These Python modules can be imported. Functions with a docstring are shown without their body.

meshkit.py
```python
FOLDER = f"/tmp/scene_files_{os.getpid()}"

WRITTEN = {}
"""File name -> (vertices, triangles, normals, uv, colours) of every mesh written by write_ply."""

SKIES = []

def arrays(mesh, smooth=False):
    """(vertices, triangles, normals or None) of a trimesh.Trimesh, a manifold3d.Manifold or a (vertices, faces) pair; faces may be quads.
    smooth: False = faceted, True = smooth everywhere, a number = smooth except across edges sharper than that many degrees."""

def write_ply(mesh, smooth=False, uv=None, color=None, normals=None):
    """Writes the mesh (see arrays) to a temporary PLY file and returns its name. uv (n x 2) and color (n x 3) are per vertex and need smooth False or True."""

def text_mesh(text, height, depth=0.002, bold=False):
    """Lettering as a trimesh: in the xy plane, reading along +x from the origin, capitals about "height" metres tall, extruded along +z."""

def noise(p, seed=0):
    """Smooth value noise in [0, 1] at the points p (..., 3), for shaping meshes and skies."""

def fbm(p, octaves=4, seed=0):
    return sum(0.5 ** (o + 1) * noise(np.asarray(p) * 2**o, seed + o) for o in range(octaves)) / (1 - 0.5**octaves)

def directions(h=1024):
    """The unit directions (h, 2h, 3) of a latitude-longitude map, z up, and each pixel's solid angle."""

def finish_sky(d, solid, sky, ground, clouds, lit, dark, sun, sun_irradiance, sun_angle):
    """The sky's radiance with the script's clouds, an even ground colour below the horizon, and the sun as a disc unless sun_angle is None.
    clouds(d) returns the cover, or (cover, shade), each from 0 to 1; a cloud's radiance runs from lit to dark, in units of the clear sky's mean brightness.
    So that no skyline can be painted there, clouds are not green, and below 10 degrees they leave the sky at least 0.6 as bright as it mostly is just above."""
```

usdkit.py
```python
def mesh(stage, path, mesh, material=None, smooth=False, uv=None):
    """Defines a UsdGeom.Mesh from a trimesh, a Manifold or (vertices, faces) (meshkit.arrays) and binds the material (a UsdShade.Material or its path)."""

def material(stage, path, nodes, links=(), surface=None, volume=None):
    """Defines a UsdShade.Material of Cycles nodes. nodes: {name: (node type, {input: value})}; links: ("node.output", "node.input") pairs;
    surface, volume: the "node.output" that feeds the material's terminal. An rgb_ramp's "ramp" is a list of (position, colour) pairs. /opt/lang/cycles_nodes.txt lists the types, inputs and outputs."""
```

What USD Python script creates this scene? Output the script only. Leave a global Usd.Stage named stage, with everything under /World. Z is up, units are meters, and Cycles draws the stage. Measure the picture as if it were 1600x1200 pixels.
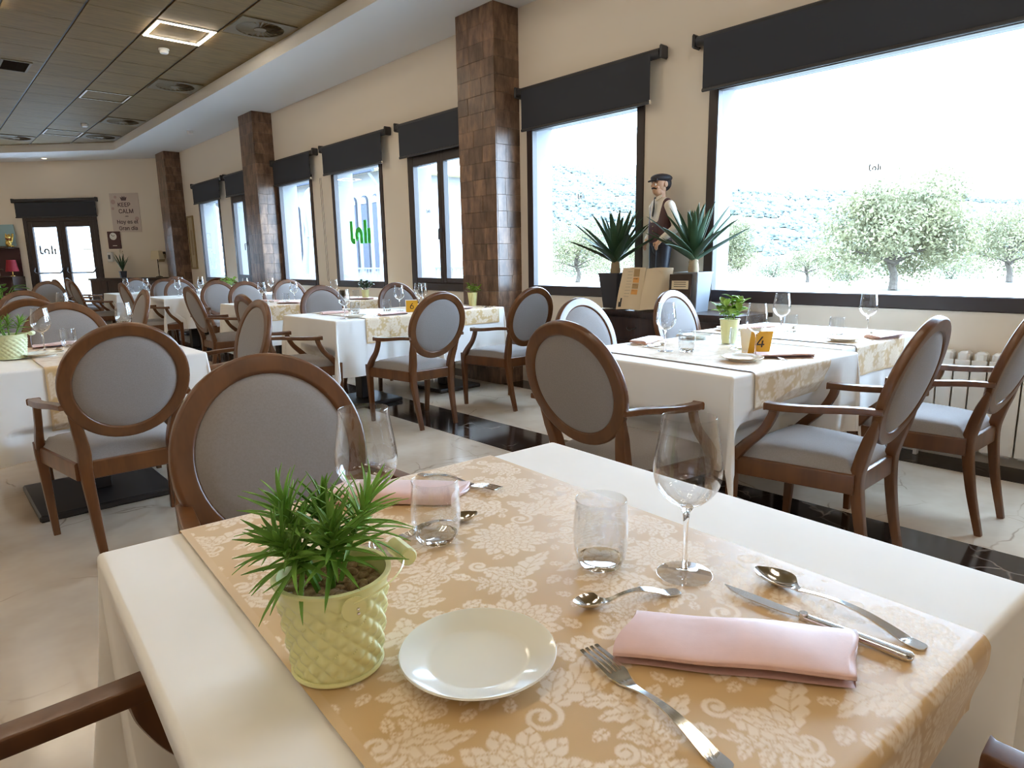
import math, random
import numpy as np
import trimesh, shapely
import manifold3d as m3
from shapely.geometry import Polygon, LineString, Point, box as sbox
from shapely import affinity
from pxr import Usd, UsdGeom, UsdLux, UsdShade, Gf, Sdf, Vt
import usdkit, meshkit

stage = Usd.Stage.CreateInMemory()
world = UsdGeom.Xform.Define(stage, '/World')
stage.SetDefaultPrim(world.GetPrim())
UsdGeom.Scope.Define(stage, '/World/Looks')
R0 = random.Random(7)
PI = math.pi

# ------------------------------------------------------------------ camera, sky, sun, exposure
PITCH, ROLL, YAW, CAM_Z = .187006, .0175187, .731841, 1.2
def _axes():
    cp, sp = math.cos(PITCH), math.sin(PITCH)
    w = np.array([0, cp, -sp]); right = np.array([1., 0, 0]); down = np.array([0, -sp, -cp])
    c, s = math.cos(ROLL), math.sin(ROLL)
    r, d = c * right + s * down, -s * right + c * down
    a = YAW; M = np.array([[math.cos(a), math.sin(a), 0], [-math.sin(a), math.cos(a), 0], [0, 0, 1]])
    return M @ r, M @ d, M @ w
_r, _d, _w = _axes()
cam = UsdGeom.Camera.Define(stage, '/World/camera')
cam.CreateHorizontalApertureAttr(36.0)
cam.CreateFocalLengthAttr(1035.4 / 1600 * 36.0)
cam.CreateClippingRangeAttr((0.03, 3000.0))
cam.CreateExposureAttr(1.12)
_m = Gf.Matrix4d(*[float(v) for v in (*_r, 0, *(-_d), 0, *(-_w), 0, 0, 0, CAM_Z, 1)])
UsdGeom.Xformable(cam).AddTransformOp().Set(_m)

SKY, SUN, LAMP = 3.7, 3.4, 27.0
dome = UsdLux.DomeLight.Define(stage, '/World/sky')
dome.CreateIntensityAttr(SKY); dome.CreateColorAttr(Gf.Vec3f(.55, .76, 1.0))
sun = UsdLux.DistantLight.Define(stage, '/World/sun')
sun.CreateAngleAttr(.6); sun.CreateIntensityAttr(SUN); sun.CreateColorAttr(Gf.Vec3f(1, .93, .80))
_sx = UsdGeom.Xformable(sun)
_sx.AddRotateZOp().Set(-63.0); _sx.AddRotateXOp().Set(42.0)

# ------------------------------------------------------------------ materials
MATS = {}
def lin(r, g, b):
    return tuple(((c / 255 + .055) / 1.055) ** 2.4 if c > 10.3 else c / 255 / 12.92 for c in (r, g, b))
def mat(name, nodes, links=(), surface='p.BSDF'):
    MATS[name] = usdkit.material(stage, '/World/Looks/' + name, nodes, links, surface=surface); return MATS[name]
def plain(name, col, rough=.5, **kw):
    return mat(name, {'p': ('principled_bsdf', {'base_color': col, 'roughness': rough, **kw})})
def noisy(name, c1, c2, scale=6, rough=.5, stretch=(1, 1, 1), detail=4, bump=0, bscale=None, contrast=(.35, .65), coord='object', distance=.002, rnd=0, **kw):
    nodes = {'tc': ('texture_coordinate', {}), 'mp': ('mapping', {'scale': stretch}),
             'n': ('noise_texture', {'scale': scale, 'detail': detail, 'roughness': .6}),
             'r': ('rgb_ramp', {'ramp': [(contrast[0], c1), (contrast[1], c2)]}),
             'p': ('principled_bsdf', {'roughness': rough, **kw})}
    src = 'tc.object'
    if coord == 'world':
        nodes['g'] = ('geometry', {}); src = 'g.position'
    links = [(src, 'mp.vector'), ('mp.vector', 'n.vector'), ('n.fac', 'r.fac')]
    col = 'r.color'
    if rnd:
        nodes['oi'] = ('object_info', {}); nodes['mr'] = ('map_range', {'from_min': 0, 'from_max': 1, 'to_min': 1 - rnd, 'to_max': 1 + rnd})
        nodes['h'] = ('hsv', {}); links += [('oi.random', 'mr.value'), ('mr.result', 'h.value'), (col, 'h.color')]; col = 'h.color'
    links.append((col, 'p.base_color'))
    if bump:
        nodes['n2'] = ('noise_texture', {'scale': bscale or scale * 8, 'detail': 3})
        nodes['b'] = ('bump', {'strength': bump, 'distance': distance})
        links += [('mp.vector', 'n2.vector'), ('n2.fac', 'b.height'), ('b.normal', 'p.normal')]
    return mat(name, nodes, links)

plain('plaster', lin(228, 217, 202), .9)
plain('ceiling_white', lin(222, 221, 220), .9)
noisy('chair_wood', (.094, .033, .009), (.138, .050, .013), 4, .34, (6, 6, 1), bump=.03, bscale=60, coat_weight=.25, coat_roughness=.2)
noisy('dark_wood', (.018, .008, .006), (.038, .017, .012), 5, .3, (1, 12, 1), coat_weight=.3)
noisy('fabric', (.248, .224, .216), (.272, .248, .240), 180, .95, bump=.18, bscale=520, sheen_weight=.15, distance=.0006)
noisy('linen', (.81, .79, .75), (.84, .82, .785), 3, .75, bump=.12, bscale=900, distance=.0003, sheen_weight=.1)
noisy('napkin_pink', (.66, .42, .37), (.70, .46, .41), 30, .42, bump=.15, bscale=500, distance=.0004, sheen_weight=.3)
plain('frame_dark', (.030, .019, .018), .38)
plain('blind_fabric', (.026, .030, .042), .75)
plain('blind_metal', (.03, .03, .034), .45)
plain('steel', (.72, .71, .69), .14, metallic=1.0)
plain('porcelain', (.84, .83, .77), .12, coat_weight=.6)
plain('base_iron', (.018, .014, .013), .45)
plain('white_paint', (.80, .79, .76), .5)
plain('black_plastic', (.012, .012, .014), .4)
plain('ink', (.015, .012, .012), .6)
plain('card_gold', lin(222, 170, 40), .5)
plain('gold', (.85, .60, .18), .22, metallic=1.0)
plain('red_shade', (.28, .012, .025), .7)
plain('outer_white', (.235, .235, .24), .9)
plain('outer_window', (.055, .062, .08), .9, specular_ior_level=.1)
plain('pale_panel', (.30, .47, .52), .35)
plain('pier_white', (.20, .21, .225), .9)
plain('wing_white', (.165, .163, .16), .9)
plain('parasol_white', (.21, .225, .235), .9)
plain('logo_green', (.03, .62, .04), .5)
plain('logo_grey', (.10, .11, .13), .6)
plain('rail_iron', (.16, .18, .2), .6)
plain('skin', (.60, .36, .23), .5)
plain('shirt_white', (.78, .72, .62), .6)
plain('waistcoat', (.075, .028, .032), .5)
plain('trousers', (.012, .014, .024), .45)
plain('cap_dark', (.025, .024, .034), .6)
plain('pot_dark', (.035, .034, .04), .35)
plain('paper', (.72, .60, .43), .8)
plain('paper_photo', (.42, .27, .12), .7)
plain('orange_print', (.75, .36, .10), .7)
plain('soil', (.10, .055, .025), .95)
plain('grey_cover', (.22, .24, .27), .5)
noisy('stone_grit', (.22, .14, .07), (.42, .30, .17), 130, .9, bump=.8, bscale=160)
noisy('bucket_yellow', (.74, .73, .34), (.77, .76, .39), 4, .35, coat_weight=.3)
noisy('bucket_green', (.66, .72, .44), (.70, .76, .48), 4, .4, coat_weight=.2)
def leafmat(name, c1, c2, rough=.45, scale=14, tr=.25):
    mat(name, {'tc': ('texture_coordinate', {}), 'n': ('noise_texture', {'scale': scale, 'detail': 2}), 'r': ('rgb_ramp', {'ramp': [(.3, c1), (.7, c2)]}),
               'p': ('principled_bsdf', {'roughness': rough}), 't': ('translucent_bsdf', {}), 'm': ('mix_closure', {'fac': tr})},
        [('tc.object', 'n.vector'), ('n.fac', 'r.fac'), ('r.color', 'p.base_color'), ('r.color', 't.color'), ('p.BSDF', 'm.closure1'), ('t.BSDF', 'm.closure2')], 'm.closure')
leafmat('leaf_spiky', (.10, .27, .03), (.30, .54, .10), tr=.35)
leafmat('leaf_pale', (.18, .42, .06), (.40, .62, .16), tr=.35)  # lighter green, used on the two upper heads
leafmat('leaf_agave', (.022, .06, .028), (.06, .125, .06), .4, 6, .1)
leafmat('leaf_bright', (.16, .34, .03), (.42, .60, .12), .5, 20)
leafmat('leaf_oak', (.11, .108, .058), (.225, .21, .11), .8, 1.2, .2)
plain('agave_base', (.36, .28, .17), .8)
noisy('bark', (.06, .045, .035), (.11, .09, .07), 9, .9)
# clear glass: solid for stems, thin coats for walls and panes
mat('glass_solid', {'p': ('principled_bsdf', {'base_color': (1, 1, 1), 'roughness': 0.0, 'ior': 1.5, 'transmission_weight': 1.0})})
def thin(name, power, gain, base, tint):
    """a clear coat for thin walls: see-through face-on, mirror-like at grazing angles"""
    mat(name, {'lw': ('layer_weight', {'blend': .5}), 'pw': ('math', {'math_type': 'power', 'value2': power}), 'a': ('math', {'math_type': 'multiply_add', 'value2': gain, 'value3': base, 'use_clamp': True}), 't': ('transparent_bsdf', {'color': tint}), 'g': ('glossy_bsdf', {'color': (1, 1, 1), 'roughness': 0.0}), 'm': ('mix_closure', {})},
        [('lw.facing', 'pw.value1'), ('pw.value', 'a.value1'), ('a.value', 'm.fac'), ('t.BSDF', 'm.closure1'), ('g.BSDF', 'm.closure2')], 'm.closure')
thin('glass_thin', 2.4, .85, .04, (.955, .965, .975))
thin('pane_glass', 5.0, .7, .03, (.98, .99, 1.0))
def emit(name, col, s):
    mat(name, {'e': ('emission', {'color': col, 'strength': s})}, (), 'e.emission')
emit('led_on', (1, .87, .68), LAMP)
emit('spot_on', (1, .80, .55), 6.0)
# marble floor: soft clouding with thin broken veins
def marble(name, c1, c2, vein, vscale, amt, rough, width=.012):
    mat(name, {'g': ('geometry', {}), 'n': ('noise_texture', {'scale': 1.6, 'detail': 5, 'roughness': .6}), 'r': ('rgb_ramp', {'ramp': [(.32, c1), (.68, c2)]}),
               'd': ('noise_texture', {'scale': 2.2, 'detail': 4}), 'dv': ('mix_vector', {'fac': .22}),
               'v': ('voronoi_texture', {'feature': 'distance_to_edge', 'scale': vscale}), 'vr': ('rgb_ramp', {'ramp': [(0, (1, 1, 1)), (width, (0, 0, 0))]}),
               'k': ('noise_texture', {'scale': 3.1, 'detail': 3}), 'kr': ('rgb_ramp', {'ramp': [(.50, (0, 0, 0)), (.62, (1, 1, 1))]}),
               'mu': ('mix', {'mix_type': 'multiply', 'fac': 1.0}), 'am': ('mix', {'mix_type': 'multiply', 'fac': 1.0, 'color2': (amt, amt, amt)}), 'bw': ('rgb_to_bw', {}),
               'mx': ('mix', {'color2': vein}), 'p': ('principled_bsdf', {'roughness': rough, 'specular_ior_level': .5})},
        [('g.position', 'n.vector'), ('n.fac', 'r.fac'), ('g.position', 'd.vector'), ('g.position', 'dv.a'), ('d.color', 'dv.b'), ('dv.result', 'v.vector'), ('v.distance', 'vr.fac'),
         ('g.position', 'k.vector'), ('k.fac', 'kr.fac'), ('vr.color', 'mu.color1'), ('kr.color', 'mu.color2'), ('mu.color', 'am.color1'), ('am.color', 'bw.color'), ('bw.val', 'mx.fac'), ('r.color', 'mx.color1'), ('mx.color', 'p.base_color')])
marble('marble_floor', lin(178, 160, 140), lin(200, 184, 165), lin(112, 92, 74), 2.4, .7, .16, .010)
marble('marble_dark', (.012, .008, .007), (.028, .018, .014), (.26, .21, .17), 7.0, .8, .10, .03)
# wood-look panels, each piece with its own tone
noisy('ceiling_panel', lin(108, 86, 46), lin(132, 107, 60), 3.0, .65, (1.4, 7, 1), detail=5, contrast=(.25, .75), coord='world', rnd=.08)
noisy('pillar_wood', lin(84, 63, 50), lin(132, 102, 80), 16, .34, (1, 1, .35), detail=7, coord='world', rnd=.28)
# woven damask: the pattern is a per-vertex weave mask
def damask_mat(name, ground, motif):
    mat(name, {'a': ('attribute', {'attribute': 'weave'}), 'm': ('mix', {'color1': ground, 'color2': motif}), 'rr': ('map_range', {'from_min': 0, 'from_max': 1, 'to_min': .36, 'to_max': .62}),
               'tc': ('texture_coordinate', {}), 'n': ('noise_texture', {'scale': 700, 'detail': 2}), 'b': ('bump', {'strength': .12, 'distance': .0004}),
               'p': ('principled_bsdf', {'sheen_weight': .2})},
        [('a.fac', 'm.fac'), ('m.color', 'p.base_color'), ('a.fac', 'rr.value'), ('rr.result', 'p.roughness'), ('tc.object', 'n.vector'), ('n.fac', 'b.height'), ('b.normal', 'p.normal')])
damask_mat('damask', lin(202, 168, 118), lin(230, 212, 188))
noisy('oak_far', (.07, .085, .085), (.105, .12, .11), .5, .9)
noisy('grass_far', (.17, .175, .15), (.28, .27, .21), .06, .95, coord='world', detail=8)
noisy('terrace', (.30, .295, .28), (.36, .35, .34), 1.2, .9)

# ------------------------------------------------------------------ scene graph helpers
COUNT = {}
def numbered(parent, name):
    k = (parent, name); n = COUNT.get(k, 0); COUNT[k] = n + 1
    return name if n == 0 else f'{name}_{n:03d}'
def tagp(p, label=None, cat=None, group=None, kind=None):
    for k, v in (('label', label), ('category', cat), ('group', group), ('kind', kind)):
        if v: p.SetCustomDataByKey(k, v)
    return p
def path_of(parent):
    return '/World' if parent is None else str(parent.GetPath())
def obj(name, mesh, m, parent=None, smooth=35, label=None, cat=None, group=None, kind=None, weave=None, loc=None):
    pp = path_of(parent); path = pp + '/' + numbered(pp, name)
    g = usdkit.mesh(stage, path, mesh, MATS[m], smooth)
    if weave is not None:
        UsdGeom.PrimvarsAPI(g).CreatePrimvar('weave', Sdf.ValueTypeNames.FloatArray, 'vertex').Set(Vt.FloatArray.FromNumpy(np.asarray(weave, np.float32)))
    if loc is not None: UsdGeom.Xformable(g).AddTranslateOp().Set(Gf.Vec3d(*map(float, loc)))
    return tagp(g.GetPrim(), label, cat, group, kind)
def struct(name, mesh, m, parent=None, smooth=False):
    return obj(name, mesh, m, parent, smooth, kind=None if parent is not None else 'structure')
def thing(name, label, cat, loc=(0, 0, 0), rot=0, group=None, kind=None):
    path = '/World/' + numbered('/World', name)
    x = UsdGeom.Xform.Define(stage, path)
    x.AddTranslateOp().Set(Gf.Vec3d(*map(float, loc))); x.AddRotateZOp().Set(float(rot))
    return tagp(x.GetPrim(), label, cat, group, kind)
FIRST = {}
def place(name, builder, label, cat, loc, rot=0, group=None, key=None):
    """the first of a kind is built with its parts; later ones reference it"""
    key = key or name
    t = thing(name, label, cat, loc, rot, group)
    if key not in FIRST:
        FIRST[key] = t; builder(t)
    else:
        t.GetReferences().AddInternalReference(FIRST[key].GetPath()); t.SetInstanceable(True)
        tagp(t, label, cat, group)
    return t

# ------------------------------------------------------------------ mesh helpers
def T(m, v): m = m.copy(); m.apply_translation(v); return m
def RZ(m, a, p=(0, 0, 0)): m = m.copy(); m.apply_transform(trimesh.transformations.rotation_matrix(a, (0, 0, 1), p)); return m
def RX(m, a, p=(0, 0, 0)): m = m.copy(); m.apply_transform(trimesh.transformations.rotation_matrix(a, (1, 0, 0), p)); return m
def RY(m, a, p=(0, 0, 0)): m = m.copy(); m.apply_transform(trimesh.transformations.rotation_matrix(a, (0, 1, 0), p)); return m
def cat_(*ms): return trimesh.util.concatenate([m for m in ms])
def bx(x0, x1, y0, y1, z0, z1, c=0.0):
    """box, with chamfered edges when c > 0"""
    if c <= 0:
        m = trimesh.creation.box((x1 - x0, y1 - y0, z1 - z0)); m.apply_translation(((x0 + x1) / 2, (y0 + y1) / 2, (z0 + z1) / 2)); return m
    c = min(c, (x1 - x0) / 2.01, (y1 - y0) / 2.01, (z1 - z0) / 2.01)
    P = []
    for sx in (0, 1):
        for sy in (0, 1):
            for sz in (0, 1):
                X, Y, Z = (x1, x0)[sx == 0], (y1, y0)[sy == 0], (z1, z0)[sz == 0]
                dx, dy, dz = (c if sx == 0 else -c), (c if sy == 0 else -c), (c if sz == 0 else -c)
                P += [(X, Y + dy, Z + dz), (X + dx, Y, Z + dz), (X + dx, Y + dy, Z)]
    return trimesh.convex.convex_hull(np.array(P))
def lathe(profile, n=32, cap=False):
    """surface of revolution of (r, z) points"""
    P = np.array(profile, float); k = len(P)
    a = np.linspace(0, 2 * PI, n, endpoint=False)
    V = np.stack([np.outer(np.cos(a), P[:, 0]), np.outer(np.sin(a), P[:, 0]), np.tile(P[:, 1], (n, 1))], -1).reshape(-1, 3)
    F = []
    for i in range(n):
        j = (i + 1) % n
        for q in range(k - 1):
            a0, a1, b0, b1 = i * k + q, i * k + q + 1, j * k + q, j * k + q + 1
            F += [(a0, b0, b1), (a0, b1, a1)]
    m = trimesh.Trimesh(V, np.array(F), process=False); m.merge_vertices(); m.update_faces(m.nondegenerate_faces()); m.fix_normals()
    return m
def section(w, h, r=.3, n=3):
    """rounded rectangle section, w x h, as (k, 2)"""
    rr = min(w, h) * r; out = []
    for cx, cy, a0 in ((w / 2 - rr, h / 2 - rr, 0), (-w / 2 + rr, h / 2 - rr, 90), (-w / 2 + rr, -h / 2 + rr, 180), (w / 2 - rr, -h / 2 + rr, 270)):
        for t in np.linspace(0, 90, n):
            a = math.radians(a0 + t); out.append((cx + rr * math.cos(a), cy + rr * math.sin(a)))
    return np.array(out)
def sweep(pts, sizes, side, r=.3, n=3, closed=False):
    """rounded bar along pts; sizes (w, h) per point; side: direction of w (constant or per point)"""
    P = np.array(pts, float); k = len(P); S = np.broadcast_to(np.array(sizes, float), (k, 2)); side = np.broadcast_to(np.array(side, float), (k, 3))
    V = []
    for i in range(k):
        a, b = (P[i - 1], P[(i + 1) % k]) if closed else (P[max(i - 1, 0)], P[min(i + 1, k - 1)])
        t = b - a; t /= np.linalg.norm(t) + 1e-12
        u = side[i] - t * (side[i] @ t); u /= np.linalg.norm(u) + 1e-12
        v = np.cross(t, u)
        V.append(P[i] + section(S[i][0], S[i][1], r, n) @ np.array([u, v]))
    q = len(V[0]); V = np.vstack(V); F = []
    for i in range(k if closed else k - 1):
        j = (i + 1) % k
        for s in range(q):
            s2 = (s + 1) % q
            F += [(i * q + s, j * q + s, j * q + s2), (i * q + s, j * q + s2, i * q + s2)]
    if not closed:
        V = np.vstack([V, P[0], P[-1]]); c0, c1 = len(V) - 2, len(V) - 1
        for s in range(q):
            s2 = (s + 1) % q
            F += [(c0, s, s2), (c1, (k - 1) * q + s2, (k - 1) * q + s)]
    m = trimesh.Trimesh(V, np.array(F), process=False); m.fix_normals(); return m
def curve(ctrl, n=12):
    """Catmull-Rom through the control rows (any width)"""
    C = np.array(ctrl, float); C = np.vstack([2 * C[0] - C[1], C, 2 * C[-1] - C[-2]]); out = []
    for i in range(1, len(C) - 2):
        p0, p1, p2, p3 = C[i - 1:i + 3]
        for t in np.linspace(0, 1, n, endpoint=False):
            out.append(.5 * (2 * p1 + (p2 - p0) * t + (2 * p0 - 5 * p1 + 4 * p2 - p3) * t * t + (3 * p1 - p0 - 3 * p2 + p3) * t ** 3))
    out.append(C[-2]); return np.array(out)
def tube(pts, rad, n=8, closed=False):
    P = np.array(pts, float); rad = np.broadcast_to(np.array(rad, float), (len(P),))
    d = P[-1] - P[0]; side = (0, 0, 1) if abs(d[2]) < .8 * np.linalg.norm(d) + 1e-9 else (1, 0, 0)
    return sweep(P, np.stack([rad * 2, rad * 2], 1), side, .499, max(2, n // 4 + 1), closed)
def extr(poly, h): 
    gs = getattr(poly, 'geoms', [poly])
    return trimesh.util.concatenate([trimesh.creation.extrude_polygon(g, h, engine='earcut') for g in gs if g.area > 1e-10])
def wall_frame(origin, u, n):
    """4x4: local x along u, local y up, local z along n (towards the viewer)"""
    M = np.eye(4); M[:3, 0] = u; M[:3, 1] = (0, 0, 1); M[:3, 2] = n; M[:3, 3] = origin; return M
def X(m, M): m = m.copy(); m.apply_transform(M); return m
# ------------------------------------------------------------------ the room shell
XW, ZC, ZP = 4.45, 3.43, 3.57           # inner face of the window wall, plaster ceiling, panel ceiling
P0 = np.array([4.45, 15.85, 0.]); EU = np.array([-1, 1, 0]) / 2 ** .5; EN = np.array([-1, -1, 0]) / 2 ** .5
def endM(s, z, off=0.0):                # on the oblique end wall: s metres from the corner; local x runs back towards the corner
    return wall_frame(P0 + EU * s + EN * off + np.array([0, 0, z]), -EU, EN)
room = Polygon([(4.45, -4), (4.45, 15.85), (-.8, 21.1), (-7, 21.1), (-7, -4)])
struct('floor', T(extr(room.buffer(.35, join_style=2), .2), (0, 0, -.2)), 'marble_floor')
floor = stage.GetPrimAtPath('/World/floor')
struct('marble_strip', bx(2.69, 3.13, -4, 15.4, -.01, .0012), 'marble_dark', floor)
struct('marble_strip', bx(4.17, 4.45, -4, 15.8, -.01, .0012), 'marble_dark', floor)

WINS = [(-.12, 2.78, 'fixed'), (3.345, 4.683, 'fixed'), (5.385, 6.674, 'double'), (7.229, 8.53, 'fixed'), (9.11, 10.30, 'fixed'), (11.02, 12.28, 'double'), (12.855, 14.02, 'fixed')]
ZS, ZT = .86, 2.42
wall = m3.Manifold.cube((.30, 20.2, 3.7)).translate((XW, -4.3, -.1))
for a, b, k in WINS:
    wall -= m3.Manifold.cube((1.0, b - a - .02, ZT - ZS - .02)).translate((XW - .3, a + .01, ZS + .01))
def m3t(m): q = m.to_mesh(); return trimesh.Trimesh(q.vert_properties[:, :3], q.tri_verts, process=False)
struct('wall_right', m3t(wall), 'plaster')
# oblique end wall with the doorway, then the walls the picture does not reach
W_ = sbox(-7.6, -.1, 0, 3.7) ; W_ = W_.difference(sbox(-3.36, -.2, -1.68, 2.27))
struct('wall_back', X(T(extr(W_, .25), (0, 0, -.25)), endM(0, 0)), 'plaster')
struct('wall_far', bx(-7.2, -.6, 21.1, 21.3, -.1, 3.7), 'plaster')
struct('wall_left', bx(-7.25, -7, -4.2, 21.2, -.1, 3.7), 'plaster')
struct('wall_front', bx(-7.2, 4.7, -4.25, -4, -.1, 3.7), 'plaster')
coff = Polygon([(3.38, -3.2), (3.38, 15.32), (-1.3, 20.0), (-6.2, 20.0), (-6.2, -3.2)])
struct('ceiling', T(extr(room.buffer(.2, join_style=2).difference(coff), .2), (0, 0, ZC)), 'ceiling_white')
ceil = stage.GetPrimAtPath('/World/ceiling')
struct('backing', bx(-6.4, 3.5, -3.4, 20.2, ZP + .012, ZP + .1), 'base_iron', ceil)
GP = .592
far = []
light_cells = {}
cols = [3.35 - GP * k for k in range(17)]; rows = [-3.2 + (3.2 + 7.53 - GP * 18) + GP * k for k in range(40)]
for i, x1 in enumerate(cols):
    for j, y0 in enumerate(rows):
        c = sbox(x1 - GP + .012, y0 + .003, x1 - .012, y0 + GP - .003)
        if i == 0: c = c.union(sbox(x1 - .02, y0 + .003, 3.378, y0 + GP - .003))
        c = c.intersection(coff.buffer(-.004))
        if c.is_empty or c.area < .01: continue
        for g in getattr(c, 'geoms', [c]):
            m = T(extr(g, .014), (0, 0, ZP))
            if i <= 5 and 5.5 < y0 < 15.4: struct('panel', m, 'ceiling_panel', ceil)
            else: far.append(m)
tagp(struct('panels_beyond', cat_(*far), 'ceiling_panel', ceil), kind='stuff')

# ------------------------------------------------------------------ windows: dark frame, sill rail, pane(s)
for k, (a, b, kind) in enumerate(WINS):
    w = UsdGeom.Xform.Define(stage, f'/World/window_{k + 1}').GetPrim(); tagp(w, kind='structure')
    x0, x1, f = XW - .012, XW + .055, .075
    for nm, m in (('frame', bx(x0, x1, a, a + f, ZS, ZT, .006)), ('frame', bx(x0, x1, b - f, b, ZS, ZT, .006)),
                  ('frame', bx(x0, x1, a + f, b - f, ZT - f, ZT, .006)), ('sill_rail', bx(x0 - .004, x1, a + f, b - f, ZS, ZS + .085, .006))):
        struct(nm, m, 'frame_dark', w)
    parts = [(a + f, b - f)]
    if kind == 'double':
        c = (a + b) / 2; parts = [(a + f, c), (c, b - f)]
        for p, q in parts:                                   # opening casements with their own thicker sash
            s_ = .055
            sash = [bx(x0 - .012, x1 - .01, p, p + s_, ZS + .085, ZT - f, .005), bx(x0 - .012, x1 - .01, q - s_, q, ZS + .085, ZT - f, .005),
                    bx(x0 - .012, x1 - .01, p + s_, q - s_, ZS + .085, ZS + .14, .005), bx(x0 - .012, x1 - .01, p + s_, q - s_, ZT - f - s_ - .05, ZT - f, .005)]
            struct('sash', cat_(*sash), 'frame_dark', w)
        struct('handle', cat_(bx(x0 - .022, x0 - .012, c - .012, c + .012, 1.50, 1.56, .003), tube([(x0 - .02, c, 1.53), (x0 - .05, c, 1.53), (x0 - .055, c, 1.52), (x0 - .055, c, 1.42)], .008)), 'blind_metal', w)
        parts = [(p + .05, q - .05) for p, q in parts]
    for p, q in parts:
        struct('pane', bx(XW + .02, XW + .024, p - .005, q + .005, ZS + .08, ZT - f + .005), 'pane_glass', w)
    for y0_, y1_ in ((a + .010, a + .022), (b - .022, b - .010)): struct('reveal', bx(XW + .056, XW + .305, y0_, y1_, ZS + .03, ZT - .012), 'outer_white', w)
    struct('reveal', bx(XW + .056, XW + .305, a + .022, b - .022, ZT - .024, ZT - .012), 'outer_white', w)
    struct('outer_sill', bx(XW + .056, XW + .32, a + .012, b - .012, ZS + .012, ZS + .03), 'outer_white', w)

# ------------------------------------------------------------------ roller blinds
BL = [(-.3, 2.885, 'the widest window'), (3.14, 4.76, 'the window between the waiter figure and the veneered column'), (5.36, 6.80, 'the double casement window beside the veneered column'),
      (6.985, 8.675, 'the window with the green lettering'), (8.86, 10.30, 'the window just before the second column'), (10.92, 12.36, 'the casement window just past the second column'), (12.46, 14.13, 'the farthest window of the row')]
def blind(t, L, z=0.0):
    """local x from 0 to L along the wall, y out of the wall"""
    obj('roller_tube', tube([(.03, .055, .30), (L - .03, .055, .30)], .036, 16), 'blind_metal', t)
    for x in (0.0, L - .022): obj('bracket', bx(x, x + .022, .0, .098, .255, .352, .012), 'blind_metal', t)
    k = 6; v = [(x, y, z) for z, y in ((-.035, .092), (.12, .093), (.30, .094)) for x in np.linspace(.10, L - .10, k)]
    f = []
    for i in range(2):
        for j in range(k - 1): q = i * k + j; f += [(q, q + 1, q + k + 1), (q, q + k + 1, q + k)]
    sh = trimesh.Trimesh(np.array(v), f, process=False); sh2 = T(sh, (0, -.003, 0)); sh2.invert()
    obj('blind_fabric', cat_(sh, sh2), 'blind_fabric', t, smooth=False)
    obj('bottom_bar', bx(.095, L - .095, .082, .10, -.052, -.028, .005), 'blind_metal', t)
    obj('end_cap', bx(.087, .10, .080, .102, -.056, -.025, .003), 'steel', t)
for k, (a, b, d) in enumerate(BL):
    t = thing('roller_blind', f'half-lowered dark grey roller blind over {d}', 'blind', (XW, a, 2.385), 90)
    blind(t, b - a)
# the sun-blind chains between two windows
c = obj('blind_chain', cat_(*[tube([(XW - .05, y, 2.33), (XW - .035, y + .004, 1.6), (XW - .03, y + .002, .95)], .0022, 6) for y in (8.735, 8.775)], tube([(XW - .03, 8.737, .95), (XW - .03, 8.756, .93), (XW - .03, 8.777, .95)], .0022, 6)), 'frame_dark')
tagp(c, 'thin looped blind chain hanging on the plaster beside the window with green lettering', 'chain')

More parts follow.
